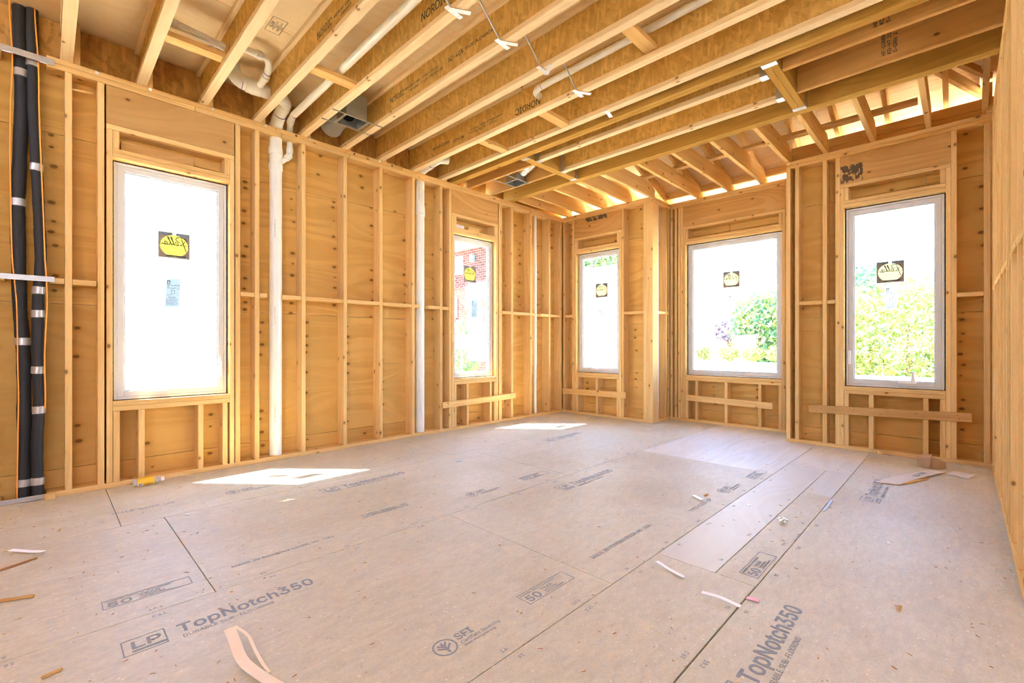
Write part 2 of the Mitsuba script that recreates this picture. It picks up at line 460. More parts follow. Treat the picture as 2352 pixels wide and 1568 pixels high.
# ================================================================ WALLS
class Wall:
    """A framed wall: 'along' runs with the wall, depth goes outwards from the stud faces (o)."""
    def __init__(self, key, kind, o, out, label):
        self.key, self.kind, self.o, self.out = key, kind, o, out
        lab(key, label, None, None, 'structure')

    def box(self, a0, a1, d0, d1, z0, z1):
        if self.kind == 'y':   # runs along y, depth along x
            return (self.o + self.out * d0, self.o + self.out * d1, a0, a1, z0, z1)
        return (a0, a1, self.o + self.out * d0, self.o + self.out * d1, z0, z1)

    def add(self, part, a0, a1, z0, z1, d0=0.0, d1=D, mat='lumber', axis=None, c=0.0025, stride=1.0):
        b = self.box(a0, a1, d0, d1, z0, z1)
        b = (min(b[0], b[1]), max(b[0], b[1]), min(b[2], b[3]), max(b[2], b[3]), b[4], b[5])
        if axis == 'a':
            axis = 1 if self.kind == 'y' else 0
        return board(f'{self.key}__{part}', *b, mat=mat, axis=axis, c=c, stride=stride)

    def frame(self):
        """Matrix from (along, up, inwards) to the world, its origin at the stud faces."""
        if self.kind == 'y':
            return basis((self.o, 0, 0), (0, 1, 0), (0, 0, 1), (-self.out, 0, 0))
        return basis((0, self.o, 0), (1, 0, 0), (0, 0, 1), (0, -self.out, 0))

    def plates(self, a0, a1, cuts=(), zt=H, bottom=True):
        for z0, z1 in ((zt - 0.0765, zt - 0.0388), (zt - 0.0382, zt)):
            xs = [a0, *[c for c in cuts if a0 < c < a1], a1]
            for p, q in zip(xs[:-1], xs[1:]):
                self.add('top_plate', p + 0.0012, q - 0.0012, z0, z1)
            cuts = [c + 0.62 for c in cuts]
        if bottom:
            self.add('bottom_plate', a0, a1, 0.0, 0.038)

    def stud(self, a, z0=0.038, z1=H - 0.077, w=0.038, name='stud', **k):
        self.add(name, a - w / 2, a + w / 2, z0, z1, axis=2, **k)

    def block(self, a0, a1, z=1.502):
        self.add('fire_block', a0, a1, z - 0.019, z + 0.019, d0=RNG.uniform(0, 0.004), axis='a')

    def sheathe(self, a0, a1, holes=(), seams=(0.165, 1.353, 2.565), zt=H, joints=()):
        zs = [0.0, *seams, zt]
        js = [a0, *joints, a1]
        for z0, z1 in zip(zs[:-1], zs[1:]):
            for j0, j1 in zip(js[:-1], js[1:]):
                g = sg.box(j0 + 0.0015, z0 + 0.0015, j1 - 0.0015, z1 - 0.0015)
                for h in holes:
                    g = g.difference(sg.box(*h))
                if g.is_empty:
                    continue
                v, f = extrude(g, 0.012)
                w = np.stack([v[:, 0], v[:, 1]], 1)
                _board[0] += 1
                uv = np.stack([v[:, 0] + RNG.uniform(0, 20), np.clip(v[:, 1] - z0 + 0.05, 0, 2.9) + 3.0 * _board[0]], 1)
                m = self.frame() @ basis((0, 0, -D - 0.012), (1, 0, 0), (0, 1, 0), (0, 0, 1))
                v, f = xf((v, f), m)
                put(f'{self.key}__sheathing_panel', (v, f), 'ply', uv=uv)
        g = sg.box(a0, -0.3, a1, zt)
        for h in holes:
            g = g.difference(sg.box(*h))
        v, f = xf(extrude(g, 0.012), self.frame() @ basis((0, 0, -D - 0.026), (1, 0, 0), (0, 1, 0), (0, 0, 1)))
        put(f'{self.key}__outer_board', (v, f), 'house_white')

    def opening(self, a0, a1, cripples, board_over=True, header='fir', hz=2.689, head_lo=2.447, left=0.036, right=0.036):
        """Rough opening from a0 to a1 with jacks, header, head and sill plates."""
        self.add('header', a0 - left, a1 + right, hz, H - 0.078, d0=0.002, d1=0.045, mat=header, axis='a')
        self.add('header_plate', a0 - left, a1 + right, hz - 0.038, hz - 0.001, axis='a')
        self.add('head_plate', a0, a1, head_lo + 0.036, head_lo + 0.070, axis='a')
        self.add('head_plate', a0, a1, head_lo, head_lo + 0.035, axis='a')
        for a, w in ((a0 - left, left), (a1, right)):
            self.add('jack_stud', a + 0.0006, a + w - 0.0006, 0.038, hz - 0.039, axis=2)
        self.add('sill_plate', a0, a1, 0.6005, 0.636, axis='a')
        self.add('sill_plate', a0, a1, 0.563, 0.6, axis='a')
        for a in cripples:
            self.add('cripple_stud', a - 0.019, a + 0.019, 0.038, 0.5625, axis=2)
        for a in (a0 + 0.019, a1 - 0.019):
            self.add('head_cripple', a - 0.0185, a + 0.0185, head_lo + 0.071, hz - 0.039, axis=2)


WIN1 = (0.350, 1.110)
WIN2 = (3.548, 4.266)
WIN3 = (0.254, 1.006)
WIN4 = (1.748, 2.935)
WIN5 = (3.628, 4.380)
ZW = (0.637, 2.447)


def hole(w):
    return (w[0], ZW[0], w[1], ZW[1])


# ---- left wall
wl = Wall('wall_left', 'y', 0.0, -1, 'framed wall of studs and plywood with two windows and white drain pipes')
wl.plates(-3.2, -0.205)
wl.plates(0.004, Y3 + D, cuts=(0.86, 1.53, 2.19, 3.05, 4.35))
for a in (-2.3, -1.9, -1.5, -1.1, -0.7, -0.30, 0.114, 0.285, 1.172, 1.325, 1.730, 2.144, 2.548, 2.958, 3.352, 3.490, 4.330, 4.358, 4.573, 4.968, 5.387, 5.668):
    wl.stud(a, w=0.0372 if a not in (4.330, 4.358) else 0.0275)
wl.opening(*WIN1, cripples=(0.371, 0.517, 0.90, 1.076))
wl.opening(*WIN2, cripples=(3.567, 3.768, 4.166, 4.246))
for a0, a1 in ((0.133, 0.262), (1.192, 1.306), (1.345, 1.41), (1.54, 1.711), (1.75, 2.125), (2.164, 2.528), (2.568, 2.938), (2.978, 3.04), (3.16, 3.333), (3.372, 3.470), (4.38, 4.553), (4.593, 4.948), (4.988, 5.08), (5.19, 5.367), (5.407, 5.648)):
    wl.block(a0 + 0.001, a1 - 0.001)
wl.block(0.02, 0.094)
wl.block(-0.28, -0.19)
wl.sheathe(-3.2, Y3 + D, holes=[hole(WIN1), hole(WIN2)], joints=(-0.90, 2.144, 4.573))
for k, y in enumerate((0.262, 0.57, 0.985, 1.395, 1.79, 2.53)):
    v, f = trimesh.creation.cylinder(0.0105, 0.004, sections=16).vertices, trimesh.creation.cylinder(0.0105, 0.004, sections=16).faces
    put('wall_left__screw_cap', xf((v, f), basis((0.002, y, 3.035), (0, 1, 0), (0, 0, 1), (1, 0, 0))), 'white_plastic')
for y, z in ((1.66, 3.03), (2.24, 3.03), (2.68, 3.03)):
    cy = trimesh.creation.cylinder(0.008, 0.003, sections=12)
    put('wall_left__bolt_hole', xf(cy, basis((0.0005, y, z), (0, 1, 0), (0, 0, 1), (1, 0, 0))), 'dark_hole')

# ---- wall beside the corner
w3 = Wall('wall_back', 'x', Y3, 1, 'short framed wall with a narrow window beside the corner')
w3.plates(0.0, XR)
for a in (0.020, 0.198, 1.064, 1.412, XR - 0.019):
    w3.stud(a)
w3.opening(*WIN3, cripples=(0.274, 0.632, 0.986))
w3.block(0.040, 0.178)
w3.block(1.084, 1.392)
w3.sheathe(-D, XR, holes=[hole(WIN3)])

# ---- return wall of the bay
wr = Wall('wall_bay_return', 'y', XR, -1, 'narrow return wall between the corner wall and the window bay')
wr.plates(Y3 + 0.001, Y4 + D)
for a, w in ((Y3 + 0.055, 0.105), (Y3 + 0.128, 0.036), (6.118, 0.038), (6.20, 0.036)):
    wr.stud(a, w=w)
wr.block(Y3 + 0.15, 6.098)
wr.block(6.138, 6.181)
wr.sheathe(Y3 + D + 0.03, Y4 + D)

# ---- bay wall
w4 = Wall('wall_bay', 'x', Y4, 1, 'recessed framed bay wall with a wide picture window')
w4.plates(XR + 0.001, XJ + D)
for a in (1.543, 1.606, 1.657, 1.694, 2.992, 3.03, 3.10):
    w4.stud(a, w=0.034)
w4.opening(*WIN4, cripples=(1.767, 1.900, 2.286, 2.690, 2.916))
w4.add('king_stud', 2.973, 2.979, 0.038, H - 0.077)
w4.sheathe(XR - D - 0.012, XJ + D + 0.1, holes=[hole(WIN4)], joints=(2.29,))

# ---- wall beside the partition
w5 = Wall('wall_back_right', 'x', Y5, 1, 'framed wall with a casement window beside the partition')
w5.plates(XJ, XP + 0.10)
for a in (XJ + 0.018, 3.212, 3.464, 3.574, 4.433, 4.640):
    w5.stud(a)
w5.opening(*WIN5, cripples=(3.648, 3.847, 4.246, 4.361), right=0.034)
w5.block(3.232, 3.444)
w5.block(3.484, 3.554)
w5.block(4.453, 4.620)
w5.sheathe(XJ, XP + 0.10, holes=[hole(WIN5)], joints=(4.246,))
# the bay's other return wall, hidden from the doorway side
wb = Wall('wall_bay_return_002', 'y', XJ, 1, 'return wall of the bay behind the casement wall')
wb.plates(Y5 + D + 0.002, Y4 + D)
for a in (Y5 + D + 0.021, 6.10):
    wb.stud(a)
wb.sheathe(Y5 + D + 0.002, Y4 + D)

def smudge(key, wall, a0, a1, z0, z1, seed, thr=0.56):
    n = 34
    A, Z = np.meshgrid(np.linspace(a0, a1, n), np.linspace(z0, z1, n), indexing='ij')
    f = meshkit.fbm(np.stack([A * 60, Z * 34, A * 0 + seed], -1), 2, seed)
    edge = np.minimum(np.minimum(A - a0, a1 - A) / (a1 - a0), np.minimum(Z - z0, z1 - Z) / (z1 - z0))
    on = f + np.clip(edge * 2, 0, 0.25) - 0.2 > thr - 0.12
    da, dz = (a1 - a0) / n, (z1 - z0) / n
    g = shapely.union_all([sg.box(A[i, j], Z[i, j], A[i, j] + da, Z[i, j] + dz * 0.9) for i in range(n) for j in range(n) if on[i, j]]).buffer(0.0012)
    k = put(key, xf(extrude(g, 0.0004), wall.frame() @ basis((0, 0, -0.0018), (1, 0, 0), (0, 1, 0), (0, 0, 1))), 'soot')
    lab(k, 'black smudged ink mark', None, None, 'stuff')


smudge('wall_back_right__ink_smudge', w5, 3.600, 3.775, 2.70, 2.87, 4)
smudge('wall_back__ink_smudge', w3, 0.42, 0.80, 2.90, 2.968, 9, 0.60)

# ---- partition
wp = Wall('wall_right', 'y', XP, 1, 'bare stud partition seen edge-on beside the doorway opening')
wp.plates(2.795, Y5 - 0.002)
for a in (2.815, 3.115, 3.512, 3.668, 3.835, 4.145, 4.505, 4.895, 5.315, 5.60):
    wp.stud(a, d1=0.14)
py = [2.815, 3.115, 3.512, 3.668, 3.835, 4.145, 4.505, 4.895, 5.315, 5.60]
for n_, (a, b) in enumerate(zip(py[:-1], py[1:])):
    wp.block(a + 0.020, b - 0.020, 1.535 + 0.012 * (n_ % 2))

# ---- the unseen rest of the storey: walls with wide openings for doors not yet hung
wf = Wall('wall_front', 'x', -3.0, -1, 'framed front wall with a door opening')
for a0, a1 in ((-0.15, 5.9), (6.8, 8.8)):
    wf.add('sheathing_panel', a0, a1, 0.0, H, d0=0.0, d1=0.012, mat='ply', axis='a', stride=3.0)
wf.add('header', -0.15, 8.8, 2.3, H, d0=0.0, d1=0.14, mat='lumber', axis='a', stride=1.0)
wx = Wall('wall_far_right', 'y', 8.7, 1, 'framed outer wall of the room beyond the partition')
for a0, a1 in ((-3.1, -1.9), (-1.2, 6.4)):
    wx.add('sheathing_panel', a0, a1, 0.0, H, d0=0.0, d1=0.012, mat='ply', axis='a', stride=3.0)
wx.add('sheathing_panel', -3.1, 6.4, 2.3, H, d0=0.013, d1=0.025, mat='ply', axis='a', stride=3.0)
wx.add('sheathing_panel', -3.1, 6.4, 0.0, 0.7, d0=0.013, d1=0.025, mat='ply', axis='a', stride=3.0)
wz = Wall('wall_beyond', 'x', 5.85, 1, 'outer wall of the room beyond the partition')
wz.add('sheathing_panel', XP + 0.10, 8.8, 0.0, 4.3, d0=0.0, d1=0.012, mat='ply', axis='a', stride=3.0)

# ================================================================ JOISTS, BEAMS AND WHAT LIES ON THEM
JD = 0.302                     # depth of the I-joists and beams
ORD = ['first', 'second', 'third', 'fourth', 'fifth', 'sixth', 'seventh', 'eighth', 'ninth']


def ink_on_web(key, s, x, z, height, y, flip=False, stretch=1.0):
    """Printing on the web's face that looks towards the doorway (-y)."""
    v, f = text(s, height, 0.0005, False, stretch)
    if flip:
        w = np.ptp(v[:, 0]); v = v * np.array([-1, -1, 1]) + np.array([w, 0, 0])
    put(f'{key}__printed_text', xf((v, f), basis((x, y - 0.0002, z), (1, 0, 0), (0, 0, 1), (0, -1, 0))), 'ink')


def i_joist(y, x0, x1, label, flip=False):
    k = numbered('i_joist')
    lab(k, label, 'joist', 'I-joists over the room')
    board(k + '__bottom_flange', x0, x1, y - 0.0318, y + 0.0318, H + 0.0005, H + 0.0385, mat='spruce', c=0.003)
    board(k + '__top_flange', x0, x1, y - 0.0318, y + 0.0318, H + JD - 0.0385, H + JD, mat='spruce', c=0.003)
    v, f = box_mesh(np.array([x0 + 0.001, y - 0.0048, H + 0.0385]), np.array([x1 - 0.001, y + 0.0048, H + JD - 0.0385]), 0.0005)
    _board[0] += 1
    put(k + '__web', (v, f), 'osb_web', uv=np.stack([v[:, 0] + RNG.uniform(0, 30), v[:, 2] * 0.9 + 4 * _board[0] % 90], 1))
    # the joist bears on the plate beside a squash block
    board(k + '__squash_block', -0.10, -0.006, y + 0.033, y + 0.070, H + 0.001, H + 0.29, axis=2) if x0 < 0.1 else None
    return k


JY = [0.105, 0.517, 0.920, 1.325, 1.729, 2.138, 2.546, 2.975, 3.372]
lbl = ['first I-joist from the black insulated lines', 'second I-joist, passing over the tall window of the near wall', 'third I-joist, between the tan pipe and the white drain elbow',
       'fourth I-joist, the one the big white elbow passes through', 'fifth I-joist, between the sloped white pipe and the duct boot', 'sixth I-joist, with a long printed line and the duct boot beside it',
       'seventh I-joist from the near wall, a tie strap under it', 'eighth I-joist, with upside-down printing and a white pipe before it', 'ninth I-joist, next to the first laminated beam']
jk = [i_joist(y, -0.10, 4.80, l) for y, l in zip(JY, lbl)]
ink_on_web(jk[3], 'NORDIC', 1.30, 3.165, 0.050, JY[3] - 0.0049, stretch=0.85)
ink_on_web(jk[3], '480 PLANT LOBD', 1.56, 3.185, 0.020, JY[3] - 0.0049)
ink_on_web(jk[3], '20240127', 1.66, 3.150, 0.020, JY[3] - 0.0049)
ink_on_web(jk[4], 'NORDIC', 1.96, 3.165, 0.055, JY[4] - 0.0049, stretch=0.95)
ink_on_web(jk[5], 'NORDIC', 0.885, 3.180, 0.048, JY[5] - 0.0049, stretch=0.85)
ink_on_web(jk[5], '480 PLANT LOBD', 1.12, 3.205, 0.019, JY[5] - 0.0049)
ink_on_web(jk[5], '20240127', 1.20, 3.170, 0.019, JY[5] - 0.0049)
ink_on_web(jk[5], 'CCMC-13032-R', 1.38, 3.205, 0.019, JY[5] - 0.0049)
ink_on_web(jk[5], 'ESR-1742 PR-L274', 1.40, 3.170, 0.019, JY[5] - 0.0049)
ink_on_web(jk[5], 'NI-40X', 1.72, 3.185, 0.034, JY[5] - 0.0049)
ink_on_web(jk[5], 'MADE IN CANADA', 1.92, 3.190, 0.024, JY[5] - 0.0049)
ink_on_web(jk[7], 'NORDIC', 1.62, 3.175, 0.055, JY[7] - 0.0049, True)
ink_on_web(jk[7], '480 PLANT LOBD CCMC-13032-R', 1.00, 3.205, 0.019, JY[7] - 0.0049, True)
ink_on_web(jk[7], '20240127  ESR-1742 PR-L274', 0.98, 3.175, 0.019, JY[7] - 0.0049, True)
ink_on_web(jk[7], 'NI-40X', 0.72, 3.185, 0.034, JY[7] - 0.0049, True)
ink_on_web(jk[7], 'MADE IN CANADA', 0.36, 3.200, 0.024, JY[7] - 0.0049, True)


def timber(name, label, cat, x0, x1, y0, y1, z0, z1, mat, group=None, axis=None):
    k = board(name, x0, x1, y0, y1, z0, z1, mat=mat, axis=axis, c=0.004)
    lab(k, label, cat, group, 'thing')
    return k


BA, BB = (3.505, 3.590), (4.495, 4.585)
for nm, (y0, y1), l in (('laminated_beam', BA, 'golden laminated beam behind the last full-length I-joist'), ('laminated_beam', BB, 'golden laminated beam carrying the ceiling joists of the bay')):
    k = numbered(nm)
    lab(k, l, 'beam', None, 'thing')
    ym = (y0 + y1) / 2
    for a, b in ((y0, ym - 0.0004), (ym + 0.0004, y1)):
        board(k + '__ply', -0.10, 4.80, a, b, H + 0.0005, H + JD, mat='lvl', c=0.002)
HX1, HX2 = (1.095, 1.180), (3.460, 3.552)
for (x0, x1), l in ((HX1, 'short laminated header in steel hangers beside the foil duct'), (HX2, 'short laminated header in steel hangers beside the stamped joists')):
    k = numbered('laminated_header')
    lab(k, l, 'beam', None, 'thing')
    xm = (x0 + x1) / 2
    for a, b in ((x0, xm - 0.0004), (xm + 0.0004, x1)):
        board(k + '__ply', a, b, BA[1] + 0.001, BB[0] - 0.001, H + 0.0005, H + JD, mat='lvl', axis=1, c=0.002)
SY = (3.770, 4.198)
for y, l in zip(SY, ('short I-joist hung between the two headers, next to the first laminated beam', 'short I-joist hung between the two headers, next to the second laminated beam')):
    i_joist(y, HX1[1] + 0.003, HX2[0] - 0.003, l)
for y, l in ((3.80, 'orange plank joist behind the first laminated beam, above the foil duct'), (4.178, 'orange plank joist under the duct boot with foil duct')):
    timber('plank_joist', l, 'joist', -0.10, HX1[0] - 0.001, y - 0.019, y + 0.019, H + 0.001, H + 0.236, 'fir', 'plank joists')
for y, l in ((3.765, 'orange plank joist with a black ink stamp, next to the first laminated beam'), (4.180, 'orange plank joist with a black ink stamp, next to the second laminated beam')):
    k = timber('plank_joist', l, 'joist', HX2[1] + 0.001, 4.80, y - 0.019, y + 0.019, H + 0.001, H + 0.236, 'fir', 'plank joists')
    for q, s in enumerate(('HF-LUMBER', 'KD-HT 250', 'S-GRN  2')):
        v, f = text(s, 0.022, 0.0005, True)
        put(k + '__ink_stamp', xf((v, f), basis((4.10 + 0.032 * q, y - 0.0192, H + 0.05), (0, 0, 1), (-1, 0, 0), (0, -1, 0))), 'ink')


def hanger(name, label, u, w0, w1, side, along='x', hgt=0.20):
    """A sheet-steel saddle: the seat under the member and two cheeks. Member runs along 'along', ends at u; the seat reaches back by side*0.05."""
    k = numbered(name)
    lab(k, label, 'bracket', 'steel joist hangers')
    t, L = 0.0016, 0.052
    def bx(a0, a1, b0, b1, z0, z1):
        a0, a1 = min(a0, a1), max(a0, a1)
        return (a0, a1, b0, b1, z0, z1) if along == 'x' else (b0, b1, a0, a1, z0, z1)
    for part, q in (('seat', bx(u, u + side * L, w0 - t, w1 + t, H - 0.0018, H - 0.0002)),
                    ('cheek', bx(u, u + side * L, w0 - 2.4 * t, w0 - t * 0.6, H - 0.0015, H + hgt)), ('cheek', bx(u, u + side * L, w1 + t * 0.6, w1 + 2.4 * t, H - 0.0015, H + hgt))):
        v, f = box_mesh(np.array(q[0::2], float), np.array(q[1::2], float), 0.0003)
        put(k + '__' + part, (v, f), 'steel')
    for e in (0.33, 0.66):
        q = bx(u + side * L * e - 0.0025, u + side * L * e + 0.0025, w0 + 0.004, w1 - 0.004, H - 0.0035, H - 0.0017)
        v, f = box_mesh(np.array(q[0::2], float), np.array(q[1::2], float), 0.0008)
        put(k + '__rib', (v, f), 'steel')


hanger('joist_hanger', 'steel hanger holding the first header against the first laminated beam', BA[1] + 0.002, *HX1, 1, 'y')
hanger('joist_hanger', 'steel hanger holding the first header against the second laminated beam', BB[0] - 0.002, *HX1, -1, 'y')
hanger('joist_hanger', 'steel hanger holding the second header against the first laminated beam', BA[1] + 0.002, *HX2, 1, 'y')
hanger('joist_hanger', 'steel hanger holding the second header against the second laminated beam', BB[0] - 0.002, *HX2, -1, 'y')
for hx, sd, nm in ((HX1[1] + 0.002, 1, 'first'), (HX2[0] - 0.002, -1, 'second')):
    for y, l in zip(SY, ('nearer', 'farther')):
        hanger('joist_hanger', f'steel hanger of the {l} short I-joist at the {nm} header', hx, y - 0.032, y + 0.032, sd, 'x')

# rim board along the left wall
lab('rim_board', 'dark wood-strand rim board standing on the near wall between the joist ends', 'rim board', None, 'structure')
v, f = box_mesh(np.array([-0.14, -3.2, H + 0.001]), np.array([-0.112, 3.72, H + JD]), 0.001)
put('rim_board', (v, f), 'osb_rim', uv=np.stack([v[:, 1], v[:, 2] * 0.9 + 3], 1))
# subfloor of the storey above
lab('ceiling', 'underside of the plywood subfloor above the joists', None, None, 'structure')
for x0, x1 in ((-0.14, 0.94), (0.94, 2.16), (2.16, 3.38), (3.38, 4.60)):
    ys = [-3.1, -1.65, 0.79, 3.23, 3.585] if round(x0 * 100) % 2 else [-3.1, -0.43, 2.01, 3.585]
    for a, b in zip(ys[:-1], ys[1:]):
        board('ceiling__subfloor_panel', x0 + 0.0012, x1 - 0.0012, a + 0.0012, b - 0.0012, H + JD + 0.0005, H + JD + 0.019, mat='subfloor_ply', axis=1, c=0.0015, stride=3.0)
board('ceiling__subfloor_panel', HX1[0], HX2[1], 3.586, 4.60, H + JD + 0.0005, H + JD + 0.019, mat='subfloor_ply', axis=0, c=0.0015, stride=3.0)
board('ceiling__subfloor_panel', 4.60, 8.8, -3.1, 5.9, H + JD + 0.0005, H + JD + 0.019, mat='subfloor_ply', axis=1, c=0.0015, stride=3.0)
st = [extrude(sg.box(0, 0, 0.19, 0.10).difference(sg.box(0.003, 0.003, 0.187, 0.097)), 0.0005)]
for k, (s, hh) in enumerate((('APA', 0.012), ('RATED SHEATHING', 0.009), ('48/24', 0.010), ('SIZED FOR SPACING', 0.008), ('EXPOSURE 1', 0.009), ('PS 1-09', 0.014))):
    q = text(s, hh, 0.0005, k == 5); q[0][:, 0] += 0.095 - np.ptp(q[0][:, 0]) / 2; q[0][:, 1] += 0.083 - 0.0145 * k
    st.append(q)
put('ceiling__ink_stamp', xf(join(st), basis((1.06, 1.115, H + JD + 0.0004), (-1, 0, 0), (0, 1, 0), (0, 0, -1))), 'ink')

# storey-high wall above the laminated beams closes the rooms over the joists
# ---- bay ceiling joists, rafters and roof
ZR = lambda y: H + 0.115 + (Y4 + D + 0.12 - y) * 0.38     # underside of the roof sheathing
YT, SL = 7.02, math.atan(0.38)


def yz_prism(key, x0, x1, poly, mat, label=None, cat=None, group=None, axis=1):
    v, f = extrude(sg.Polygon(poly), x1 - x0)
    v = np.stack([v[:, 2] + x0, v[:, 0], v[:, 1]], 1)
    k = put(key, (v, f), mat, uv=grain_uv(v, axis))
    if label:
        lab(k, label, cat, group, 'thing')
    return k


cjx = [0.090, 0.350, 0.735, 1.140, 1.485, 1.925, 2.330, 2.725, 3.120, 3.470, 3.860, 4.265]
cjl = ['against the near wall', 'second from the near wall', 'third from the near wall', 'fourth from the near wall', 'ending above the corner post of the bay', 'first over the picture window',
       'second over the picture window', 'third over the picture window', 'ending at the outer corner of the bay', 'first over the casement window by the partition', 'second over the casement window by the partition', 'last before the partition']
for x, l in zip(cjx, cjl):
    ye = (Y3 if x < 1.5 else Y4 if x < 3.0 else Y5) + 0.10
    hz = min(0.185, ZR(ye) - H - 0.03)
    yb = min(ye, (H + 0.115 - 0.03 + (Y4 + D + 0.12) * 0.38 - (H + 0.185)) / 0.38) if hz < 0.185 else ye - 0.06
    ez = max(0.05, hz * 0.55)
    yz_prism('ceiling_joist', x - 0.019, x + 0.019, [(BB[1] + 0.002, H + 0.001), (ye, H + 0.001), (ye, H + ez), (ye - 0.12, H + 0.185), (BB[1] + 0.002, H + 0.185)],
             'lumber', f'ceiling joist of the bay, {l}', 'joist', 'ceiling joists of the bay')
board('ledger_board', 1.72, 4.60, BB[1] + 0.003, BB[1] + 0.040, H + 0.186, H + 0.275)
lab('ledger_board', 'pale ledger board along the far side of the second laminated beam', 'board')
k = board('strongback_board', 1.30, 4.2, 5.47, 5.56, H + 0.187, H + 0.224)
lab(k, 'pale board lying flat across the bay ceiling joists', 'board')
board('roof__fascia_board', -0.7, 5.4, YT - 0.02, YT + 0.02, ZR(YT) - 0.16, ZR(YT) + 0.02)
lab('roof', 'underside of the sloped roof over the bay with rafters', None, None, 'structure')
rx = [0.18, 0.58, 0.98, 1.42, 1.884, 2.289, 2.684, 3.16, 3.55, 3.96, 4.38]
for x in rx:
    y0, y1 = 3.62, YT - 0.025
    yz_prism('roof__rafter', x - 0.019, x + 0.019, [(y0, ZR(y0) - 0.15), (y1, ZR(y1) - 0.15), (y1, ZR(y1) - 0.001), (y0, ZR(y0) - 0.001)], 'lumber')
for a, b in zip(rx[:-1], rx[1:]):
    yq = Y4 + 0.06
    board('roof__rafter_block', a + 0.02, b - 0.02, yq - 0.019, yq + 0.019, ZR(yq) - 0.10, ZR(yq) - 0.012)
def slanted(key, a, b, w, hh, mat):
    a, b = np.array(a, float), np.array(b, float)
    L = np.linalg.norm(b - a); ex = (b - a) / L
    ey = np.cross([0, 0, 1], ex); ey /= np.linalg.norm(ey)
    v, f = box_mesh(np.array([0, -w / 2, -hh / 2]), np.array([L, w / 2, hh / 2]))
    return put(key, xf((v, f), basis(a, ex, ey, np.cross(ex, ey))), mat, uv=grain_uv(v, 0))


slanted('roof__hip_rafter', (4.655, 5.99, 3.30), (4.30, 5.38, 3.47), 0.038, 0.09, 'lumber')
slanted('roof__hip_rafter', (4.655, 5.60, 3.33), (4.42, 5.20, 3.40), 0.038, 0.06, 'lumber')
ys = [3.60, 4.68, 5.80, YT]
for r in range(3):
    xs = [-0.75, 1.0, 3.4, 5.4] if r % 2 else [-0.75, 0.0, 2.2, 4.6, 5.4]
    for x0, x1 in zip(xs[:-1], xs[1:]):
        y0, y1 = ys[r] + 0.001, ys[r + 1] - 0.001
        q = [(y0, ZR(y0)), (y1, ZR(y1)), (y1, ZR(y1) + 0.016), (y0, ZR(y0) + 0.016)]
        v, f = extrude(sg.Polygon(q), x1 - x0 - 0.002)
        v = np.stack([v[:, 2] + x0 + 0.001, v[:, 0], v[:, 1]], 1)
        _board[0] += 1
        put('roof__sheathing_panel', (v, f), 'subfloor_ply', uv=np.stack([v[:, 0] + RNG.uniform(0, 9), (v[:, 1] - y0) + 0.1 + 3.0 * _board[0]], 1))
# rim boards standing on the plates beside the partition and the gable ends
for z0, z1 in ((H + 0.001, H + 0.088), (H + 0.089, H + 0.176)):
    k = board('wall_back_right__rim_board', XJ + 0.02, XP + 0.1, Y5 + 0.102, Y5 + D, z0, z1, mat='fir')
for key, x0, x1, q in (('wall_left__gable_panel', -0.152, -0.14, [(3.60, H + 0.06), (4.40, H + 0.06), (4.44, H - 0.01), (Y3 + D, H - 0.01), (Y3 + D, ZR(Y3 + D) - 0.01), (3.60, ZR(3.60) - 0.002)]),
                       ('wall_right__gable_panel', XP + 0.10, XP + 0.112, [(3.60, H + 0.02), (Y3 + D, H + 0.02), (Y3 + D, ZR(Y3 + D) - 0.01), (3.60, ZR(3.60) - 0.002)])):
    yz_prism(key, x0, x1, q, 'ply')
board('roof__back_panel', -0.15, 4.8, 3.56, 3.60, H + JD + 0.02, ZR(3.6) + 0.05, mat='ply', stride=3.0)
# gable stud and rake board at the partition
yz_prism('roof__rake_board', XP - 0.06, XP - 0.022, [(4.60, H + 0.47), (Y5 + 0.09, H + 0.002), (Y5 + 0.09, H + 0.10), (4.60, H + 0.57)], 'lumber')
k = yz_prism('gable_stud', XP - 0.035, XP + 0.003, [(Y5 - 0.02, H + 0.001), (Y5 + 0.07, H + 0.001), (Y5 + 0.07, ZR(Y5 + 0.07) - 0.16), (Y5 - 0.02, ZR(Y5) - 0.16)], 'lumber', 'pale stud standing on the top plate in the corner by the partition', 'stud', axis=2)

# ---- loose blocks between the joists
for (a, y0, y1, z, l) in ((0.70, JY[1], JY[2], 3.10, 'between the second and third I-joists under the tan pipe'), (1.08, JY[3], JY[4], 3.075, 'between the fourth and fifth I-joists over the sloped white pipe'),
                          (1.895, JY[7], JY[8], H + 0.004, 'between the eighth and ninth I-joists, the nearer one'), (1.105, JY[7], JY[8], H + 0.004, 'between the eighth and ninth I-joists, the farther one'),
                          (2.94, JY[6], JY[7], 3.10, 'between the seventh and eighth I-joists across the white pipe')):
    s = 0.034 if z < 3.06 else 0.007
    k = board('blocking', a - 0.045, a + 0.045, y0 + s, y1 - s, z, z + 0.038, axis=1)
    lab(k, 'pale wooden block ' + l, 'block', 'blocks between the joists')

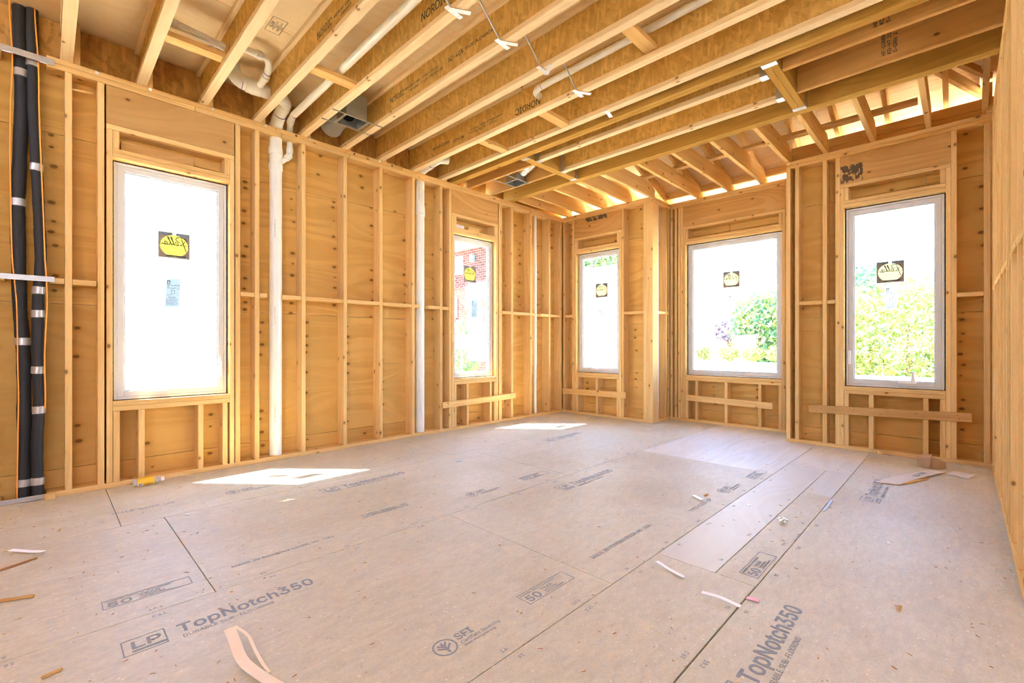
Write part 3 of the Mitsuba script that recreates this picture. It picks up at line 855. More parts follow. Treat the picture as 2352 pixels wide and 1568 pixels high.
# ---- cross-bridging of thin steel
for n, (j, l) in enumerate(((4, 'reaching over the sloped white pipe'), (5, 'on the joist with the long printed line'), (6, 'between the sixth and seventh I-joists'), (7, 'crossing the white pipe'))):
    k = numbered('bridging_strut')
    lab(k, f'thin steel bridging strut {l}', 'strut', 'steel bridging struts')
    y = JY[j]
    xb = 2.315
    rod = tube([(xb, y - 0.034, H + 0.012), (xb + 0.025, y - 0.35, H + JD - 0.045)], 0.0065, 10)
    put(k + '__rod', rod, 'steel', smooth=40)
    pl = sg.box(-0.012, -0.055, 0.012, 0.065).buffer(0.004)
    for h in (-0.04, 0.0, 0.045):
        pl = pl.difference(sg.Point(0, h).buffer(0.003))
    put(k + '__plate', xf(extrude(pl, 0.0015), basis((xb, y - 0.01, H - 0.002), (1, 0.1, 0), (0.1, -1, 0), (0, 0, -1)) @ np.diag([1, 1, 1, 1])), 'steel')
    put(k + '__plate', xf(extrude(affinity.rotate(pl, 35 if n != 2 else -50), 0.0015), basis((xb + 0.035, y + 0.012, H - 0.002), (1, 0.1, 0), (0.1, -1, 0), (0, 0, -1))), 'steel')
pl = sg.box(-0.012, -0.06, 0.012, 0.06).buffer(0.004)
k = put('tie_strap', xf(extrude(pl, 0.0015), basis((2.312, 3.408, H - 0.002), (1, 0.25, 0), (0.25, -1, 0), (0, 0, -1))), 'steel')
lab(k, 'small steel tie strap nailed under the ninth I-joist', 'strap')

# ================================================================ WINDOWS
def ring(a0, a1, z0, z1, w, d0, d1, wb=None):
    """A rectangular frame in (along, up, inwards): four mitre-less bars."""
    wb = w if wb is None else wb
    out = []
    for q in ((a0, a0 + w, z0, z1), (a1 - w, a1, z0, z1), (a0 + w, a1 - w, z1 - w, z1), (a0 + w, a1 - w, z0, z0 + wb)):
        out.append(box_mesh(np.array([q[0], q[2], -d1]), np.array([q[1], q[3], -d0]), 0.002))
    return join(out)


def script_name():
    """The handwritten name on the stickers, in units of its width, read from outdoors."""
    def arc(cx, cy, rx, ry, a0, a1, n=10, slant=0.45):
        t = np.radians(np.linspace(a0, a1, n))
        x, y = cx + rx * np.cos(t), cy + ry * np.sin(t)
        return list(zip(x + slant * y, y))
    return [[(0.02, -0.20), (0.20, 0.24)], arc(0.12, 0.20, 0.20, 0.10, 200, -60, 14), [(0.08, 0.16), (0.14, 0.05), (0.24, 0.02)],
            arc(0.36, 0.05, 0.05, 0.06, 20, 330, 14), [(0.46, 0.0), (0.62, 0.27), (0.58, 0.28), (0.50, 0.05), (0.56, 0.0)], [(0.56, 0.0), (0.74, 0.27), (0.70, 0.28), (0.62, 0.05), (0.68, 0.0)],
            arc(0.76, 0.05, 0.05, 0.055, 60, 400, 14), [(0.84, 0.11), (0.82, 0.0), (0.92, 0.03)]]


def sticker(frame, a, z, label, spec=None, spec_label=None, w=0.206, hh=0.205):
    """The maker's square sticker on the pane and, below it, the small sheet of figures. Mirrored, since it faces the street."""
    k = numbered('window_sticker')
    lab(k, label, 'sticker', 'stickers on the window panes')
    m = frame @ basis((a, z, -0.0985), (1, 0, 0), (0, 1, 0), (0, 0, 1))
    oval = affinity.scale(sg.Point(0, 0).buffer(1.0, quad_segs=20), w * 0.455, hh * 0.43)
    oval = affinity.translate(oval, 0, -0.004)
    sq = sg.box(-w / 2, -hh / 2, w / 2, hh / 2)
    bar = sg.box(-w / 2, hh / 2 - 0.026, w / 2, hh / 2)
    put(k + '__border', xf(extrude(sq.difference(oval).difference(bar), 0.0006), m), 'sticker_border')
    put(k + '__header_strip', xf(extrude(bar.difference(oval).difference(sg.box(-0.012, hh / 2 - 0.02, 0.012, hh / 2)), 0.0006), m), 'sticker_grey')
    put(k + '__oval', xf(extrude(oval, 0.0005), m), 'sticker_yellow')
    s = 0.178
    lines = [[((0.5 - x) * s * 0.98 - 0.004, y * s * 1.25 + 0.004) for x, y in l] for l in script_name()]
    ink = stroke(lines, 0.0052).union(sg.box(-w / 2, 0.004, w / 2, 0.0075)).union(sg.box(-0.05, -hh / 2 + 0.012, 0.08, -hh / 2 + 0.022))
    put(k + '__lettering', xf(extrude(ink, 0.0005), m @ basis((0, 0, 0.0008), (1, 0, 0), (0, 1, 0), (0, 0, 1))), 'ink')
    if spec:
        k = numbered('rating_sheet')
        lab(k, spec_label, 'sticker', 'rating sheets on the window panes')
        m = frame @ basis((spec[0], spec[1], -0.0985), (1, 0.06, 0), (0.06, 1, 0), (0, 0, 1))
        pw, ph = 0.094, 0.228
        put(k + '__sheet', xf(extrude(sg.box(-pw / 2, -ph / 2, pw / 2, ph / 2), 0.0005), m), 'sticker_pale')
        q = [sg.box(-pw / 2 + 0.004, ph / 2 - 0.034, -pw / 2 + 0.024, ph / 2 - 0.014).difference(sg.Point(-pw / 2 + 0.014, ph / 2 - 0.026).buffer(0.0065)), sg.box(-pw / 2 + 0.002, ph / 2 - 0.044, -pw / 2 + 0.026, ph / 2 - 0.040)]
        q += [sg.box(-0.013, -0.008, 0.013, 0.018).difference(sg.box(-0.010, -0.005, 0.010, 0.015)).difference(sg.box(-0.005, -0.01, 0.005, 0.02)).difference(sg.box(-0.02, 0.001, 0.02, 0.009))]
        rr = random.Random(3)
        for y in (0.062, 0.055, 0.046, 0.038, 0.030, -0.018, -0.034, -0.042, -0.052, -0.061, -0.070, -0.079, -0.088, -0.097):
            x = -0.040
            while x < 0.036:
                ww = rr.uniform(0.005, 0.016)
                if rr.random() < 0.75:
                    q.append(sg.box(x, y, min(x + ww, 0.04), y + 0.0028))
                x += ww + 0.003
        put(k + '__lettering', xf(extrude(shapely.union_all(q), 0.0005), m @ basis((0, 0, 0.0008), (1, 0, 0), (0, 1, 0), (0, 0, 1))), 'ink')


def window(n, wall, rough, label, crank=None, lock=None, handle=False, gap=0.009):
    k = f'window_{n}'
    lab(k, label, None, None, 'structure')
    fr = wall.frame()
    a0, a1, z0, z1 = rough[0] + gap, rough[1] - gap, ZW[0] + 0.004, ZW[1] - gap
    P = lambda part, mesh, mat, **kw: put(f'{k}__{part}', xf(mesh, fr), mat, **kw)
    P('gasket', ring(rough[0] + 0.001, rough[1] - 0.001, ZW[0] + 0.001, ZW[1] - 0.001, gap - 0.001, 0.074, 0.15, 0.003), 'foam_gasket')
    P('frame', ring(a0, a1, z0, z1, 0.020, 0.066, 0.172), 'vinyl')
    P('sash', ring(a0 + 0.0205, a1 - 0.0205, z0 + 0.0205, z1 - 0.0205, 0.040, 0.071, 0.125), 'vinyl')
    b = 0.061
    P('glazing_bead', ring(a0 + b, a1 - b, z0 + b, z1 - b, 0.009, 0.084, 0.118), 'vinyl')
    g = b + 0.0092
    q = sg.box(a0 + g, z0 + g, a1 - g, z1 - g)
    v = np.array([[a0 + g, z0 + g, -0.1], [a1 - g, z0 + g, -0.1], [a1 - g, z1 - g, -0.1], [a0 + g, z1 - g, -0.1]])
    P('pane', (v, np.array([[0, 1, 2], [0, 2, 3]])), 'glass')
    if crank is not None:
        body = sg.box(-0.062, 0, 0.062, 0.017).buffer(0.004)
        P('crank_base', at3(extrude(body, 0.022), crank, z0 + 0.052, -0.0705), 'white_plastic')
        if handle:
            hp = sg.Polygon([(-0.015, 0), (0.015, 0), (0.008, 0.05), (0.006, 0.082), (0.010, 0.092), (-0.010, 0.092), (-0.006, 0.082), (-0.008, 0.05)]).buffer(0.002)
            P('crank_handle', at3(extrude(hp, 0.014), crank + 0.045, z0 + 0.066, -0.056), 'white_plastic')
    if lock is not None:
        lv = sg.box(-0.006, -0.065, 0.006, 0.065).buffer(0.004)
        P('lock_lever', at3(extrude(lv, 0.018), lock[0], lock[1], -0.070), 'white_plastic')
    return fr


def at3(mesh, x, y, z):
    v, f = mesh
    return v + np.array([x, y, z]), f


f1 = window(1, wl, WIN1, 'tall white casement window in the near wall', crank=0.62, lock=(1.055, 0.85))
f2 = window(2, wl, WIN2, 'white casement window in the left wall, brick house outside', crank=3.95)
f3 = window(3, w3, WIN3, 'narrow white casement window by the corner', crank=0.56)
f4 = window(4, w4, WIN4, 'wide white picture window in the bay')
f5 = window(5, w5, WIN5, 'white casement window beside the partition, foliage outside', crank=4.11, lock=(3.665, 0.93), handle=True)
sticker(f1, 0.737, 1.866, 'square yellow sticker on the tall near-wall window', (0.728, 1.48), 'faint sheet of figures on the tall near-wall window')
sticker(f2, 3.885, 1.978, 'square yellow sticker on the window facing the brick house', (3.96, 1.53), 'sheet of figures on the window facing the brick house')
sticker(f3, 0.652, 1.868, 'square yellow sticker on the narrow corner window', (0.648, 1.466), 'sheet of figures on the narrow corner window')
sticker(f4, 2.320, 1.917, 'square yellow sticker on the wide bay window', (2.332, 1.60), 'sheet of figures on the wide bay window')
sticker(f5, 3.983, 1.770, 'square yellow sticker on the casement beside the partition', (3.992, 1.512), 'sheet of figures on the casement beside the partition')

# ================================================================ BOARDS NAILED UNDER THE WINDOWS
def nailed_board(wall, a0, a1, za, zb, hgt, label, mat):
    m = wall.frame() @ basis((a0, za, 0.0005), (math.cos(math.atan2(zb - za, a1 - a0)), math.sin(math.atan2(zb - za, a1 - a0)), 0), (-math.sin(math.atan2(zb - za, a1 - a0)), math.cos(math.atan2(zb - za, a1 - a0)), 0), (0, 0, 1))
    v, f = box_mesh(np.array([0, 0, 0.0]), np.array([math.hypot(a1 - a0, zb - za), hgt, 0.019]), 0.002)
    uv = grain_uv(v, 0)
    k = put('nailed_board', xf((v, f), m), mat, uv=uv)
    lab(k, label, 'board', 'boards nailed across the studs under the windows')
    rr = random.Random(len(scene))
    for a in np.arange(0.08, a1 - a0, 0.27):
        for z in (hgt * 0.3, hgt * 0.68):
            cy = trimesh.creation.cylinder(0.0035, 0.002, sections=8)
            put(k + '__nail', xf((np.array(cy.vertices) + [a + rr.uniform(-0.04, 0.04), z + rr.uniform(-0.008, 0.008), 0.0195], np.array(cy.faces)), m), 'ink')


nailed_board(wl, 3.364, 4.626, 0.287, 0.308, 0.075, 'pinkish board nailed across the studs under the brick-house window', 'lumber')
nailed_board(w3, 0.004, 1.126, 0.290, 0.305, 0.086, 'orange board nailed across the studs under the narrow corner window', 'lumber')
nailed_board(w4, 1.756, 2.838, 0.290, 0.268, 0.080, 'tan board nailed across the studs under the wide bay window', 'lumber')
nailed_board(w5, 3.324, 4.549, 0.342, 0.378, 0.080, 'long orange board nailed across the studs under the window by the partition', 'fir')

# ================================================================ PIPES
def pipe_thing(name, label, pts, r, rad, mat='pvc', sides=24, rings=(), cat='pipe'):
    k = numbered(name)
    lab(k, label, cat)
    pl = bend(pts, rad, 9)
    put(k + '__body', tube(pl, r, sides), mat, smooth=40)
    return k


def cuff(k, p, axis, length, r, mat='pvc', part='coupling'):
    a = np.array(axis, float); a /= np.linalg.norm(a)
    p = np.array(p, float)
    e = min(0.003, length * 0.2)
    put(f'{k}__{part}', tube([p - a * length / 2, p - a * (length / 2 - e), p + a * (length / 2 - e), p + a * length / 2], [r - e, r, r, r - e], 24), mat, smooth=40)


k = pipe_thing('drain_pipe', 'thick white drain pipe beside the tall near-wall window, with a branch', [(-0.07, 1.502, 0.02), (-0.07, 1.502, 3.10), (0.10, 1.50, 3.185), (0.26, 1.48, 3.20), (0.33, 1.26, 3.175), (0.31, 1.07, 3.19), (0.29, 1.05, 3.349)], 0.053, 0.09)
for z in (2.855, 2.705):
    cuff(k, (-0.07, 1.502, z), (0, 0, 1), 0.065, 0.0595)
cuff(k, (-0.07, 1.502, 3.075), (0, 0, 1), 0.05, 0.0585)
cuff(k, (0.05, 1.501, 3.155), (0.17, 0, 0.085), 0.004, 0.0542, 'pvc_primer', 'primer_ring')
cuff(k, (0.15, 1.495, 3.192), (0.16, -0.02, 0.015), 0.10, 0.0585)
cuff(k, (0.325, 1.20, 3.178), (-0.02, -0.2, 0.01), 0.11, 0.0585)
cuff(k, (0.312, 1.12, 3.183), (-0.02, -0.2, 0.01), 0.004, 0.0545, 'pvc_primer', 'primer_ring')
cuff(k, (0.292, 1.052, 3.27), (0, 0, 1), 0.02, 0.059)
put(k + '__branch', tube(bend([(-0.07, 1.53, 2.755), (-0.07, 1.628, 2.85), (-0.07, 1.628, 3.08), (0.02, 1.60, 3.125), (0.2, 1.565, 3.128)], 0.05, 9), 0.027, 20), 'pvc', smooth=40)
cuff(k, (-0.07, 1.612, 2.835), (0, 0.1, 0.1), 0.06, 0.0315)
cuff(k, (-0.07, 1.628, 2.90), (0, 0, 1), 0.05, 0.0315)
cuff(k, (-0.07, 1.628, 3.075), (0, 0, 1), 0.045, 0.0315)
cuff(k, (0.045, 1.595, 3.126), (0.2, -0.045, 0.01), 0.05, 0.0335)
put(k + '__side_pipe', tube(bend([(0.37, 1.235, 3.185), (0.52, 1.235, 3.20), (0.60, 1.235, 3.245), (0.665, 1.20, 3.265), (0.67, 0.955, 3.265)], 0.03, 8), 0.0255, 18), 'pvc', smooth=40)
cuff(k, (0.50, 1.235, 3.198), (1, 0, 0.1), 0.05, 0.031)
cuff(k, (0.548, 1.235, 3.213), (1, 0, 0.35), 0.004, 0.0265, 'pvc_primer', 'primer_ring')
cuff(k, (0.668, 1.14, 3.265), (0, 1, 0), 0.04, 0.031)
k = pipe_thing('supply_pipe', 'tan pipe crossing over a wooden block between the second and third joists', [(0.67, 0.912, 3.215), (0.72, 0.53, 3.215)], 0.027, 0.02)
cuff(k, (0.712, 0.60, 3.215), (0.05, -0.38, 0), 0.05, 0.031)
k = pipe_thing('sloped_pipe', 'long white pipe sloping between the fourth and fifth joists', [(0.202, 1.572, 3.129), (4.7, 1.585, 3.205)], 0.030, 0.02)
cuff(k, (0.19, 1.572, 3.129), (1, 0, 0.017), 0.004, 0.0312, 'pvc_primer', 'primer_ring')
k = pipe_thing('drain_pipe', 'thick white drain pipe beside the brick-house window', [(-0.07, 3.09, 0.02), (-0.07, 3.09, 3.085), (0.05, 3.095, 3.12), (0.20, 3.10, 3.14), (0.27, 3.12, 3.16), (0.30, 3.22, 3.17)], 0.054, 0.06)
cuff(k, (-0.07, 3.09, 2.625), (0, 0, 1), 0.105, 0.0605)
cuff(k, (0.11, 3.098, 3.128), (1, 0, 0.12), 0.07, 0.058)
cuff(k, (0.155, 3.10, 3.134), (1, 0, 0.12), 0.004, 0.0585, 'pvc_primer', 'primer_ring')
k = pipe_thing('vent_pipe', 'thin white pipe in the stud bay nearest the room corner', [(-0.07, 5.13, 0.02), (-0.07, 5.13, 2.975)], 0.0245, 0.02)
cuff(k, (-0.07, 5.13, 2.115), (0, 0, 1), 0.07, 0.029)
k = pipe_thing('ceiling_pipe', 'white pipe with an elbow between the seventh and eighth joists', [(4.7, 2.868, 3.215), (1.97, 2.868, 3.185), (1.915, 2.90, 3.182), (1.91, 2.968, 3.18)], 0.0255, 0.035)
cuff(k, (2.02, 2.868, 3.186), (1, 0, 0), 0.004, 0.0268, 'pvc_primer', 'primer_ring')
cuff(k, (1.912, 2.945, 3.181), (0, 1, 0), 0.03, 0.030)
for key, y, r, zz in (('drain_pipe', 1.502, 0.0535, (0.35, 1.25, 2.05)), ('drain_pipe_001', 3.09, 0.0545, (0.5, 1.4, 2.75))):
    e = np.array([CAM[0] + 0.07, CAM[1] - y, 0]); e /= np.linalg.norm(e)
    for z in zz:
        v, f = text('PVC DWV  ASTM D2665', 0.010, 0.0004)
        put(key + '__printed_text', xf((v, f), basis(np.array([-0.07, y, z]) + e * (r + 0.0002) + 0.0 * e, (0, 0, 1), np.cross(e, [0, 0, 1.0]), e)), 'ink_blue')
k = put('foam_roll', tube([(-0.075, 3.585, 2.552), (-0.075, 3.745, 2.552)], [0.030, 0.030], 20), 'white_plastic', smooth=40)
lab(k, 'white foam roll tucked above the brick-house window', 'foam roll')
k = board('shim_block', -0.10, -0.03, 3.80, 3.99, 2.5185, 2.575)
lab(k, 'pale wood offcut lying above the brick-house window', 'block')
k = board('shim_block', -0.12, -0.05, 0.40, 0.86, 2.5185, 2.60, mat='fir')
lab(k, 'orange wood offcut lying above the tall near-wall window', 'block')
k = put('wood_splinter', tube([(-0.03, 0.134, 2.875), (-0.04, 0.19, 2.885), (-0.045, 0.245, 2.892)], [0.006, 0.009, 0.005], 8), 'lumber', smooth=True)
lab(k, 'small pale splinter sticking out of a stud near the black lines', 'splinter')
# insulated refrigerant lines with their wires
def wavy(pts, amp, seed):
    p = np.array(pts, float)
    zs = np.linspace(p[0, 2], p[-1, 2], 60)
    o = np.argsort(p[:, 2])
    out = np.stack([np.interp(zs, p[o, 2], p[o, k]) for k in range(3)], 1)
    ker = np.array([1, 2, 3, 2, 1.0]); ker /= ker.sum()
    for k in (0, 1):
        q = np.pad(out[:, k], 2, mode='edge'); out[:, k] = np.convolve(q, ker, 'valid')
    out[:, 1] += amp * (meshkit.noise(np.stack([zs * 3, zs * 0 + seed, zs * 0], 1)) - 0.5)
    out[:, 2] = zs
    return out


la = wavy([(-0.075, -0.122, 3.349), (-0.075, -0.112, 2.94), (-0.072, -0.120, 2.5), (-0.072, -0.130, 2.0), (-0.07, -0.116, 1.326), (-0.07, -0.102, 0.74), (-0.07, -0.106, 0.0)], 0.012, 1)
lb = wavy([(-0.055, -0.060, 3.349), (-0.05, -0.060, 2.963), (-0.035, -0.052, 2.64), (-0.035, -0.040, 2.228), (-0.03, -0.026, 1.632), (-0.03, -0.036, 0.883), (-0.03, -0.034, 0.0)], 0.012, 2)
for pts, r, l, tapes, seed in ((la, 0.036, 'thicker black foam-insulated line against the near wall', (2.90, 2.02, 1.08, 0.12), 5), (lb, 0.030, 'thinner black foam-insulated line against the near wall', (2.985, 2.27, 1.43, 1.27, 0.885, 0.612, 0.125), 9)):
    k = numbered('insulated_line')
    lab(k, l, 'pipe')
    rr = r * (1 + 0.10 * (meshkit.noise(np.stack([pts[:, 2] * 9, pts[:, 2] * 0 + seed, pts[:, 2] * 0], 1)) - 0.5))
    v, f = tube(pts, rr, 22)
    v = v + 0.004 * (meshkit.noise(v * 22) - 0.5)[:, None]
    put(k + '__foam', (v, f), 'rubber', smooth=50)
    for z in tapes:
        p = np.array([np.interp(z, pts[::-1, 2], pts[::-1, q]) for q in range(3)])
        ax = np.array([0, 0.05 * math.sin(z * 9), 1])
        cuff(k, p, ax, 0.052, r * 1.07 + 0.002, 'duct_tape', 'tape')
for pts, l in (([(-0.04, -0.162, 3.349), (-0.04, -0.150, 2.93), (-0.04, -0.160, 2.34), (-0.04, -0.154, 1.73), (-0.04, -0.130, 1.03), (-0.04, -0.142, 0.157), (-0.04, -0.144, 0.0)], 'orange wire along the thicker black line'),
               ([(-0.03, -0.045, 3.349), (-0.012, -0.025, 2.83), (0.0, -0.018, 2.44), (0.0, -0.004, 1.935), (0.0, 0.006, 1.515), (0.0, -0.006, 0.883), (-0.01, -0.01, 0.62)], 'orange wire along the thinner black line')):
    k = put('wire', tube(wavy(pts, 0.02, len(l)), 0.0042, 8), 'copper_wire', smooth=True)
    lab(k, l, 'wire')
for z0, z1, x, l, zt in ((2.985, 3.028, 0.008, 'grey steel nail plate across the black lines at the top plate', -0.012), (1.490, 1.527, 0.008, 'grey steel nail plate across the black lines at mid height', 0.0), (0.004, 0.036, 0.004, 'grey steel nail plate across the black lines at the floor', -0.01)):
    v, f = box_mesh(np.array([x, -0.23, z0]), np.array([x + 0.003, 0.045, z1]), 0.001)
    for e in (0.33, 0.66):
        q = box_mesh(np.array([x + 0.002, -0.23, z0 + e * (z1 - z0) - 0.0012]), np.array([x + 0.0045, 0.045, z0 + e * (z1 - z0) + 0.0012]), 0.0004)
        v, f = join([(v, f), q])
    k = put('nail_plate', (v, f), 'duct_tape')
    lab(k, l, 'plate', 'steel nail plates')

# ================================================================ DUCTS
def boot(label, x0, x1, y0, y1, sx, sy, round_to=None, ztop=3.27):
    k = numbered('duct_boot')
    lab(k, label, 'duct')
    t = 0.0012
    walls = [box_mesh(np.array(a, float), np.array(b, float), 0.0003) for a, b in (((x0 - t, y0 - t, H - 0.001), (x0, y1 + t, ztop)), ((x1, y0 - t, H - 0.001), (x1 + t, y1 + t, ztop)), ((x0, y0 - t, H - 0.001), (x1, y0, ztop)), ((x0, y1, H - 0.001), (x1, y1 + t, ztop)), ((x0, y0, ztop - t), (x1, y1, ztop)))]
    put(k + '__box', join(walls), 'duct_steel')
    for x in sx:
        put(k + '__mounting_strip', box_mesh(np.array([x - 0.009, sy[0], H - 0.0022]), np.array([x + 0.009, sy[1], H - 0.0008]), 0.0004), 'duct_steel')
    for y in (y0 - 0.014, y1 + 0.014):
        put(k + '__flange', box_mesh(np.array([sx[0], y - 0.012, H - 0.0034]), np.array([sx[1], y + 0.012, H - 0.0023]), 0.0004), 'duct_steel')
    for x in sx:
        for y in (y0 - 0.014, y1 + 0.014):
            s = trimesh.creation.icosphere(subdivisions=1, radius=0.004)
            put(k + '__screw', (np.array(s.vertices) + [x, y, H - 0.003], np.array(s.faces)), 'steel')
    return k


k = boot('steel duct boot with a round collar hung between the fifth and sixth joists', 0.492, 0.679, 1.832, 2.020, (0.473, 0.694), (1.70, 2.17))
put(k + '__collar', tube([(0.488, 1.928, 3.175), (0.30, 1.928, 3.175), (0.16, 1.928, 3.165), (0.155, 1.928, 3.165)], [0.088, 0.090, 0.108, 0.108], 32), 'duct_steel', smooth=40)
put(k + '__duct_hole', xf(trimesh.creation.cylinder(0.072, 0.0015, sections=32), basis((0.4935, 1.928, 3.165), (0, 1, 0), (0, 0, 1), (1, 0, 0))), 'dark_hole')
k = boot('steel duct boot with crumpled foil duct between the plank joists', 0.463, 0.654, 3.992, 4.150, (0.446, 0.671), (3.782, 4.196), ztop=3.20)
fx = bend([(0.66, 4.06, 3.145), (0.78, 4.04, 3.20), (0.98, 4.00, 3.28), (1.085, 3.98, 3.32)], 0.08, 8)
v, f = tube(fx, np.linspace(0.062, 0.105, len(fx)), 40)
vs = trimesh.Trimesh(v, f, process=False).subdivide().subdivide()
v = np.array(vs.vertices)
v += 0.022 * (meshkit.fbm(v * 30, 3) - 0.5)[:, None] * (v - np.array([0.85, 4.02, 3.23])) / 0.12
k2 = put('foil_duct', (v, np.array(vs.faces)), 'foil', smooth=True)
lab(k2, 'crumpled shiny foil duct beside the first header', 'duct')

# ================================================================ THINGS ON THE FLOOR
def on_floor(name, label, cat, mesh, mat, x, y, z=0.0, rot=0.0, group=None, smooth=False):
    m = trimesh.transformations.rotation_matrix(math.radians(rot), [0, 0, 1])
    m[:3, 3] = (x, y, z)
    k = put(name, xf(mesh, m), mat, smooth=smooth)
    lab(k, label, cat, group)
    return k


def lathe(prof, n=32):
    """A solid of revolution about x: prof = [(x, r), ...]."""
    p = np.array([(x, 0, 0) for x, r in prof], float)
    return tube(p, [max(r, 1e-4) for x, r in prof], n, close=True)


# bottle lying by the plate
k = numbered('water_bottle')
lab(k, 'empty clear plastic bottle with a yellow label lying by the near wall', 'bottle')
R = 0.030
mb = basis((0.103, 0.452, R + 0.001), (0.02, 1, 0), (-1, 0.02, 0), (0, 0, 1))
body = lathe([(0.0, 0.014), (0.002, 0.022), (0.008, R), (0.022, R), (0.024, R - 0.001), (0.128, R - 0.001), (0.130, R), (0.140, R), (0.150, 0.026), (0.160, 0.017), (0.165, 0.0125), (0.180, 0.0125)])
put(k + '__body', xf(body, mb), 'bottle_clear', smooth=35)
lb_ = tube([(0.026, 0, 0), (0.127, 0, 0)], R + 0.0006, 32, close=False)
put(k + '__label', xf(lb_, mb), {'type': 'twosided', 'bsdf': plain((0.80, 0.50, 0.03), 0.35, 0.5)}, smooth=True)
cap = lathe([(0.168, 0.0150), (0.170, 0.0158), (0.187, 0.0158), (0.189, 0.0145)], 24)
put(k + '__cap', xf(cap, mb), 'white_plastic', smooth=35)
bars = [sg.box(0.034 + 0.0026 * i, -0.009, 0.034 + 0.0026 * i + (0.0016 if i % 3 else 0.0009), 0.009) for i in range(8)]
mk = mb @ basis((0, 0.0, 0), (1, 0, 0), (0, math.cos(0.45), math.sin(0.45)), (0, -math.sin(0.45), math.cos(0.45))) @ basis((0, 0, 0), (1, 0, 0), (0, 0, 1), (0, -1, 0))
white = sg.box(0.031, -0.011, 0.058, 0.011)
put(k + '__barcode_field', xf((extrude(white, 0.0005)[0] + [0, 0, R + 0.0006], extrude(white, 0.0005)[1]), mk), 'paper')
bm = extrude(shapely.union_all(bars), 0.0004)
put(k + '__barcode', xf((bm[0] + [0, 0, R + 0.0012], bm[1]), mk), 'ink')
for i in range(7):
    q = extrude(sg.box(0.068 + 0.0075 * i, -0.013, 0.0705 + 0.0075 * i, 0.012 - 0.003 * (i % 3)), 0.0004)
    put(k + '__print', xf((q[0] + [0, 0, R + 0.0008], q[1]), mk), 'chip')


def sheet(poly, thick, sag=0.0, axis=0, tw=0.0, seed=0, n=0.02):
    """A thin sheet cut to shape, subdivided and slightly warped."""
    v, f = extrude(poly, thick)
    m = trimesh.Trimesh(v, f, process=True).subdivide_to_size(n)
    v = np.array(m.vertices)
    u = v[:, axis]
    u = (u - u.min()) / max(np.ptp(u), 1e-6)
    v[:, 2] += sag * 4 * u * (1 - u) + tw * (v[:, 1 - axis]) * (u - 0.5) + 0.003 * meshkit.noise(v * 25, seed) * (sag != 0)
    v[:, 2] -= v[:, 2].min() - 0.0008
    return v, np.array(m.faces)


big = sg.Polygon([(4.008, 4.462), (4.150, 4.500), (4.300, 4.93), (4.388, 5.206), (4.300, 5.226), (4.205, 4.96)])
k = numbered('grey_cardboard')
lab(k, 'large grey cardboard piece with blue print near the partition', 'cardboard')
put(k + '__sheet', sheet(big, 0.005, 0.012, 1), 'cardboard_grey')
put(k + '__torn_edge', sheet(sg.Polygon([(4.008, 4.455), (4.152, 4.492), (4.302, 4.92), (4.30, 4.94), (4.145, 4.512), (4.01, 4.475)]), 0.0035, 0.004, 1), 'cardboard')
v, f = text('QS-300', 0.035, 0.0005, True, 1.1)
put(k + '__print', xf((v, f), basis((4.235, 4.80, 0.0195), (0.24, 0.97, 0.006), (-0.97, 0.24, 0), (0, 0, 1))), 'ink_blue')
on_floor('grey_cardboard', 'small grey cardboard piece closest to the partition', 'cardboard', sheet(sg.Polygon([(4.404, 5.132), (4.523, 5.085), (4.556, 5.222), (4.437, 5.302)]), 0.006, 0.006, 1), 'cardboard_grey', 0, 0)
# crumpled kraft piece: a folded sheet standing up
kv = []
nU, nV = 15, 9
for i in range(nU):
    for j in range(nV):
        a, t = i / (nU - 1), j / (nV - 1)
        arch = math.sin(math.pi * a)
        x = 4.205 + 0.185 * a + 0.03 * math.sin(6 * a) * t
        y = 5.37 - 0.09 * arch - 0.05 * t + 0.02 * (a > 0.45)
        z = 0.002 + t * (0.105 + 0.05 * arch) - 0.04 * a * t
        if t > 0.7:
            y += (t - 0.7) * 0.22
            z -= (t - 0.7) * 0.06
        kv.append((x, y, z))
kv = np.array(kv)
kv += 0.010 * (meshkit.noise(kv * 30)[:, None] - 0.5) * [1, 1, 0.6]
kf = [(i * nV + j, (i + 1) * nV + j, (i + 1) * nV + j + 1, i * nV + j + 1) for i in range(nU - 1) for j in range(nV - 1)]
kf = np.array(kf)
nrm = np.array([0, 0.004, 0.002])
back = kv + nrm
n0 = len(kv)
edge = [i * nV for i in range(nU)] + [(nU - 1) * nV + j for j in range(1, nV)] + [i * nV + nV - 1 for i in range(nU - 2, -1, -1)] + [j for j in range(nV - 2, 0, -1)]
rimf = [(edge[i], edge[(i + 1) % len(edge)], edge[(i + 1) % len(edge)] + n0, edge[i] + n0) for i in range(len(edge))]
kk = put('kraft_cardboard', (np.vstack([kv, back]), np.vstack([kf, kf[:, ::-1] + n0, np.array(rimf)[:, ::-1]])), 'cardboard', smooth=False)
lab(kk, 'crumpled brown cardboard piece standing behind the grey cardboard', 'cardboard')


def stick(x0, y0, x1, y1, w, hh, label, mat='lumber', z=0.001, name='wood_stick'):
    L = math.hypot(x1 - x0, y1 - y0)
    v, f = box_mesh(np.array([0, -w / 2, 0]), np.array([L, w / 2, hh]), 0.001)
    uv = grain_uv(v, 0)
    m = basis((x0, y0, z), ((x1 - x0) / L, (y1 - y0) / L, 0), (-(y1 - y0) / L, (x1 - x0) / L, 0), (0, 0, 1))
    k = put(name, xf((v, f), m), mat, uv=uv)
    lab(k, label, 'stick')
    return k


